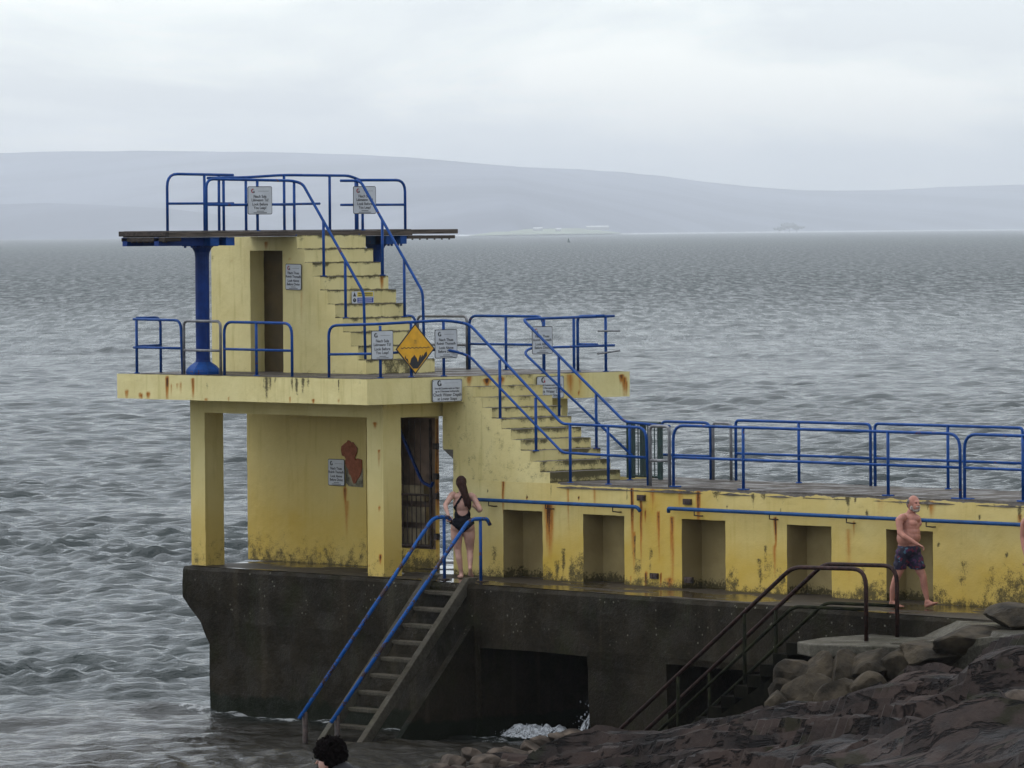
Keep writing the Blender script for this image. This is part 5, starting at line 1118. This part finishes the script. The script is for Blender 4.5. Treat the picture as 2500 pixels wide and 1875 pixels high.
def man():
    base = (11.78, .42, 2.41); t = empty('person', base, 'bearded balding man in patterned swim shorts striding along the lower walkway', 'person')
    f = Fig(); Y = -.55
    f.ell((-.02, .0, .90), (.165, .14, .14), Y); f.ell((-.035, -.02, 1.03), (.165, .155, .15), Y); f.ell((.03, -.03, 1.05), (.13, .13, .12), Y)
    f.ell((.0, -.01, 1.12), (.160, .14, .13), Y); f.ell((-.02, .0, 1.20), (.175, .13, .16), Y); f.ell((.0, .0, 1.32), (.18, .10, .09), Y, .0)
    f.ell((.035, -.10, 1.25), (.075, .05, .055)); f.ell((.12, -.02, 1.25), (.06, .06, .055))
    f.chain([((.0, .0, 1.36), .068), ((.035, -.02, 1.44), .062)])
    hc = np.array([.055, -.035, 1.545]); f.ell(hc, (.083, .098, .118), -.9); f.ell(hc + (.03, -.045, -.045), (.062, .06, .075))
    fw = np.array([.62, -.78, 0]); sd = np.array([.78, .62, 0])
    f.cap(hc + fw * .095 + (0, 0, .01), .010, hc + fw * .122 + (0, 0, -.022), .014); f.cap(hc + fw * .085 + sd * .035 + (0, 0, .028), .012, hc + fw * .085 - sd * .035 + (0, 0, .028), .012)
    for q in (-1, 1): f.ell(hc + sd * q * .085 - fw * .01 + (0, 0, -.01), (.014, .018, .032))
    # right arm across the body, left arm behind
    f.chain([((-.11, -.10, 1.335), .066), ((-.165, -.13, 1.30), .058), ((-.155, -.22, 1.12), .046), ((-.10, -.27, 1.07), .042), ((.09, -.30, .955), .028)])
    f.hand((.09, -.30, .955), (.9, -.1, -.45), (.1, -.9, .3), .7)
    f.chain([((.10, .10, 1.32), .062), ((.13, .14, 1.28), .054), ((.08, .24, 1.05), .042), ((.02, .26, .98), .038), ((.05, .14, .88), .027)])
    f.hand((.05, .14, .88), (.6, -.5, -.5), (.3, .6, .4), .7)
    f.chain([((-.095, -.03, .80), .098), ((-.125, -.02, .66), .082), ((-.205, .0, .44), .055), ((-.225, .01, .38), .053), ((-.25, .03, .28), .052), ((-.265, .05, .12), .034)])
    f.foot((-.265, .05, .095), (-.285, .06, .045), (-.115, -.06, .024), (.5, .8, 0))
    f.chain([((.045, .0, .80), .098), ((.10, -.02, .66), .084), ((.185, -.05, .47), .057), ((.195, -.05, .41), .054), ((.205, -.04, .33), .053), ((.245, -.04, .14), .034)])
    f.foot((.245, -.04, .10), (.235, -.03, .035), (.375, -.16, .085), (.6, .75, 0))
    place(f.mesh(.0078, 6), base, 'body', SK2, t)
    g = Fig(); g.ell((-.02, .0, .86), (.182, .158, .13), Y); g.cap((-.10, -.03, .82), .115, (-.155, -.01, .60), .098); g.cap((.05, .0, .82), .115, (.125, -.03, .62), .100); g.cap((-.03, .0, .76), .09, (.03, .0, .62), .05)
    sh = g.mesh(.010, 2); 
    for v in sh.vertices:
        if v.co.z < .575: v.co.z = .575 + (v.co.z - .575) * .12
        if v.co.z > .955: v.co.z = .955 + (v.co.z - .955) * .1
        v.co.x += .006 * math.sin(v.co.z * 60 + v.co.x * 40)
    place(sh, base, 'shorts', shorts_material(), t)
    b = Fig(); b.ell(hc + fw * .055 + (0, 0, -.082), (.062, .052, .052)); b.ell(hc + fw * .02 + sd * .055 + (0, 0, -.055), (.03, .04, .05)); b.ell(hc + fw * .02 - sd * .055 + (0, 0, -.055), (.03, .04, .05)); b.cap(hc + fw * .105 - sd * .03 + (0, 0, -.045), .012, hc + fw * .105 + sd * .03 + (0, 0, -.045), .012)
    place(b.mesh(.007, 2), base, 'beard', BEARD, t)
    h = Fig(); h.ell(hc - fw * .045 + (0, 0, -.005), (.078, .07, .085)); 
    for q in (-1, 1): h.ell(hc + sd * q * .075 - fw * .01 + (0, 0, .025), (.022, .045, .04), -.9)
    place(h.mesh(.008, 2), base, 'hair', HAIRG, t)
    e_ = MB()
    for q in (-1, 1): e_.ell(hc + fw * .094 + sd * q * .033 + np.array([0, 0, .008]), (.011, .011, .008), None, 6, 8)
    e_.ell(hc + fw * .106 + np.array([0, 0, -.064]), (.02, .014, .006), None, 6, 8)
    place(e_.mesh(), base, 'eyes_and_mouth', simple('dark_face_detail', (.02, .012, .01), .4, .1, 5), t)
man()

def walker():
    s, d, z = at(2532, 82.6, 1490); base = tuple(cam_pt(s, d, 2.42)); t = empty('person', base, 'bather almost out of frame at the right edge, only arm showing', 'person')
    f = Fig(); f.ell((0, 0, .92), (.165, .12, .14)); f.ell((0, 0, 1.06), (.14, .11, .14)); f.ell((0, 0, 1.24), (.165, .12, .16)); f.ell((0, 0, 1.36), (.17, .09, .07))
    f.chain([((0, 0, 1.38), .06), ((0, 0, 1.48), .056)]); f.ell((0, -.01, 1.59), (.078, .095, .115)); f.cap((0, -.10, 1.59), .012, (0, -.115, 1.57), .012)
    for q in (-1, 1):
        f.chain([((q * .16, 0, 1.36), .06), ((q * .20, 0, 1.32), .05), ((q * .215, .02, 1.12), .042), ((q * .205, -.03, .98), .036), ((q * .185, -.09, .86), .027)]); f.hand((q * .185, -.09, .86), (0, -.3, -.95), (0, -1, .2), .5)
        f.chain([((q * .09, 0, .84), .098), ((q * .10, -.05 * q, .66), .082), ((q * .10, -.10 * q, .47), .056), ((q * .10, -.08 * q, .33), .052), ((q * .10, -.06 * q, .10), .034)]); f.foot((q * .10, -.06 * q, .08), (q * .10, -.03 * q, .03), (q * .11, -.21 if q > 0 else -.09, .024), (1, 0, 0))
    me = f.mesh(.009, 3); su = garment(me, lambda P: (P[:, 2] > .68) & (P[:, 2] < 1.0) & (np.abs(P[:, 0]) < .19) , .008)
    place(me, base, 'body', SK2, t); place(su, base, 'swim_trunks', SUIT, t)
    h = Fig(); h.ell((0, .02, 1.62), (.086, .095, .10)); place(h.mesh(.009, 2), base, 'hair', HAIRB, t)
walker()

def boy():
    s, d, z = at(796, 47.5, 1850); hz = z; base = tuple(cam_pt(s, d, hz - 1.60)); t = empty('person', base, 'person with black curly hair and dark jacket, head at the bottom edge', 'person')
    f = Fig(); f.ell((0, 0, 1.60), (.078, .095, .115)); f.ell((-.035, -.005, 1.535), (.058, .075, .07)); f.chain([((.0, .0, 1.36), .062), ((-.005, .0, 1.48), .055)]); f.ell((0, 0, 1.36), (.15, .09, .07)); f.ell((0, 0, 1.2), (.16, .11, .18)); f.ell((0, 0, .95), (.15, .11, .14))
    f.ell((-.075, -.03, 1.545), (.010, .02, .032)); f.cap((-.10, .05, 1.56), .012, (-.11, .06, 1.54), .012)
    for q in (-1, 1):
        f.chain([((q * .16, 0, 1.34), .055), ((q * .22, .02, 1.1), .042), ((q * .18, .16, .98), .034), ((q * .12, .24, 1.0), .027)]); f.hand((q * .12, .24, 1.0), (-.3 * q, .9, .1), (0, 0, 1), .8)
        f.chain([((q * .085, 0, .86), .09), ((q * .09, .0, .48), .056), ((q * .09, 0, .32), .052), ((q * .09, 0, .09), .036)]); f.foot((q * .09, 0, .08), (q * .09, -.03, .03), (q * .10, .16, .024), (1, 0, 0))
    me = f.mesh(.0085, 3)
    jk = garment(me, lambda P: (P[:, 2] > .88) & (P[:, 2] < 1.425) & ~((P[:, 1] > .2)), .016); tr = garment(me, lambda P: (P[:, 2] > .10) & (P[:, 2] < .93) & (np.abs(P[:, 0]) < .2), .012)
    place(me, base, 'body', SK1, t); place(jk, base, 'jacket', simple('black_cloth', (.006, .006, .008), .8, .1, 9), t); place(tr, base, 'trousers', simple('navy_cloth', (.01, .012, .02), .8, .1, 9), t)
    c = Fig(); c.m.tube([(.03, 0, 1.385), (.04, .0, 1.49)], [.15, .105], 16); c.ell((.11, -.06, 1.475), (.11, .10, .085)); c.ell((.0, -.02, 1.44), (.15, .11, .07)); place(c.mesh(.008, 2), base, 'collar', simple('black_collar', (.006, .006, .008), .8, .1, 9), t)
    h = Fig(); R2 = np.random.RandomState(5); h.ell((.012, .0, 1.625), (.112, .11, .118)); h.ell((.05, -.03, 1.53), (.075, .07, .07))
    for i in range(420):
        v = R2.normal(0, 1, 3); v /= np.linalg.norm(v)
        if v[2] < -.75 or (v[2] < -.2 and v[0] < -.3): continue
        p_ = np.array([.012, 0, 1.63]) + v * np.array([.118, .115, .118]) * (1 + .10 * R2.rand()); rr = .012 + .014 * R2.rand()
        h.m.ell(p_, (rr, rr, rr), None, 5, 7); q_ = p_ + v * .012 + R2.normal(0, .012, 3); h.m.ell(q_, (.009, .009, .009), None, 4, 6)
    place(h.mesh(.0055, 1), base, 'hair', HAIRK, t)
boy()

build_foam()

# ------------------------------------------------------------------ haze over the bay
m = bpy.data.materials.new('bay_haze'); m.use_nodes = True; nt = m.node_tree; nt.nodes.clear()
out = nt.nodes.new('ShaderNodeOutputMaterial'); pv = nt.nodes.new('ShaderNodeVolumePrincipled'); nt.links.new(pv.outputs[0], out.inputs['Volume'])
pv.inputs['Color'].default_value = (.93, .955, 1.0, 1); pv.inputs['Density'].default_value = 8.5e-5; pv.inputs['Anisotropy'].default_value = .65
c = cam_pt(0, 13000, 0)
mb = MB(); mb.obox((c[0], c[1], 178), r_ * 24500, g_ * 13600, k_ * 182)
o = mb.build('haze', m); tag(o, 'pale sea haze filling the bay', 'haze', kind='stuff')
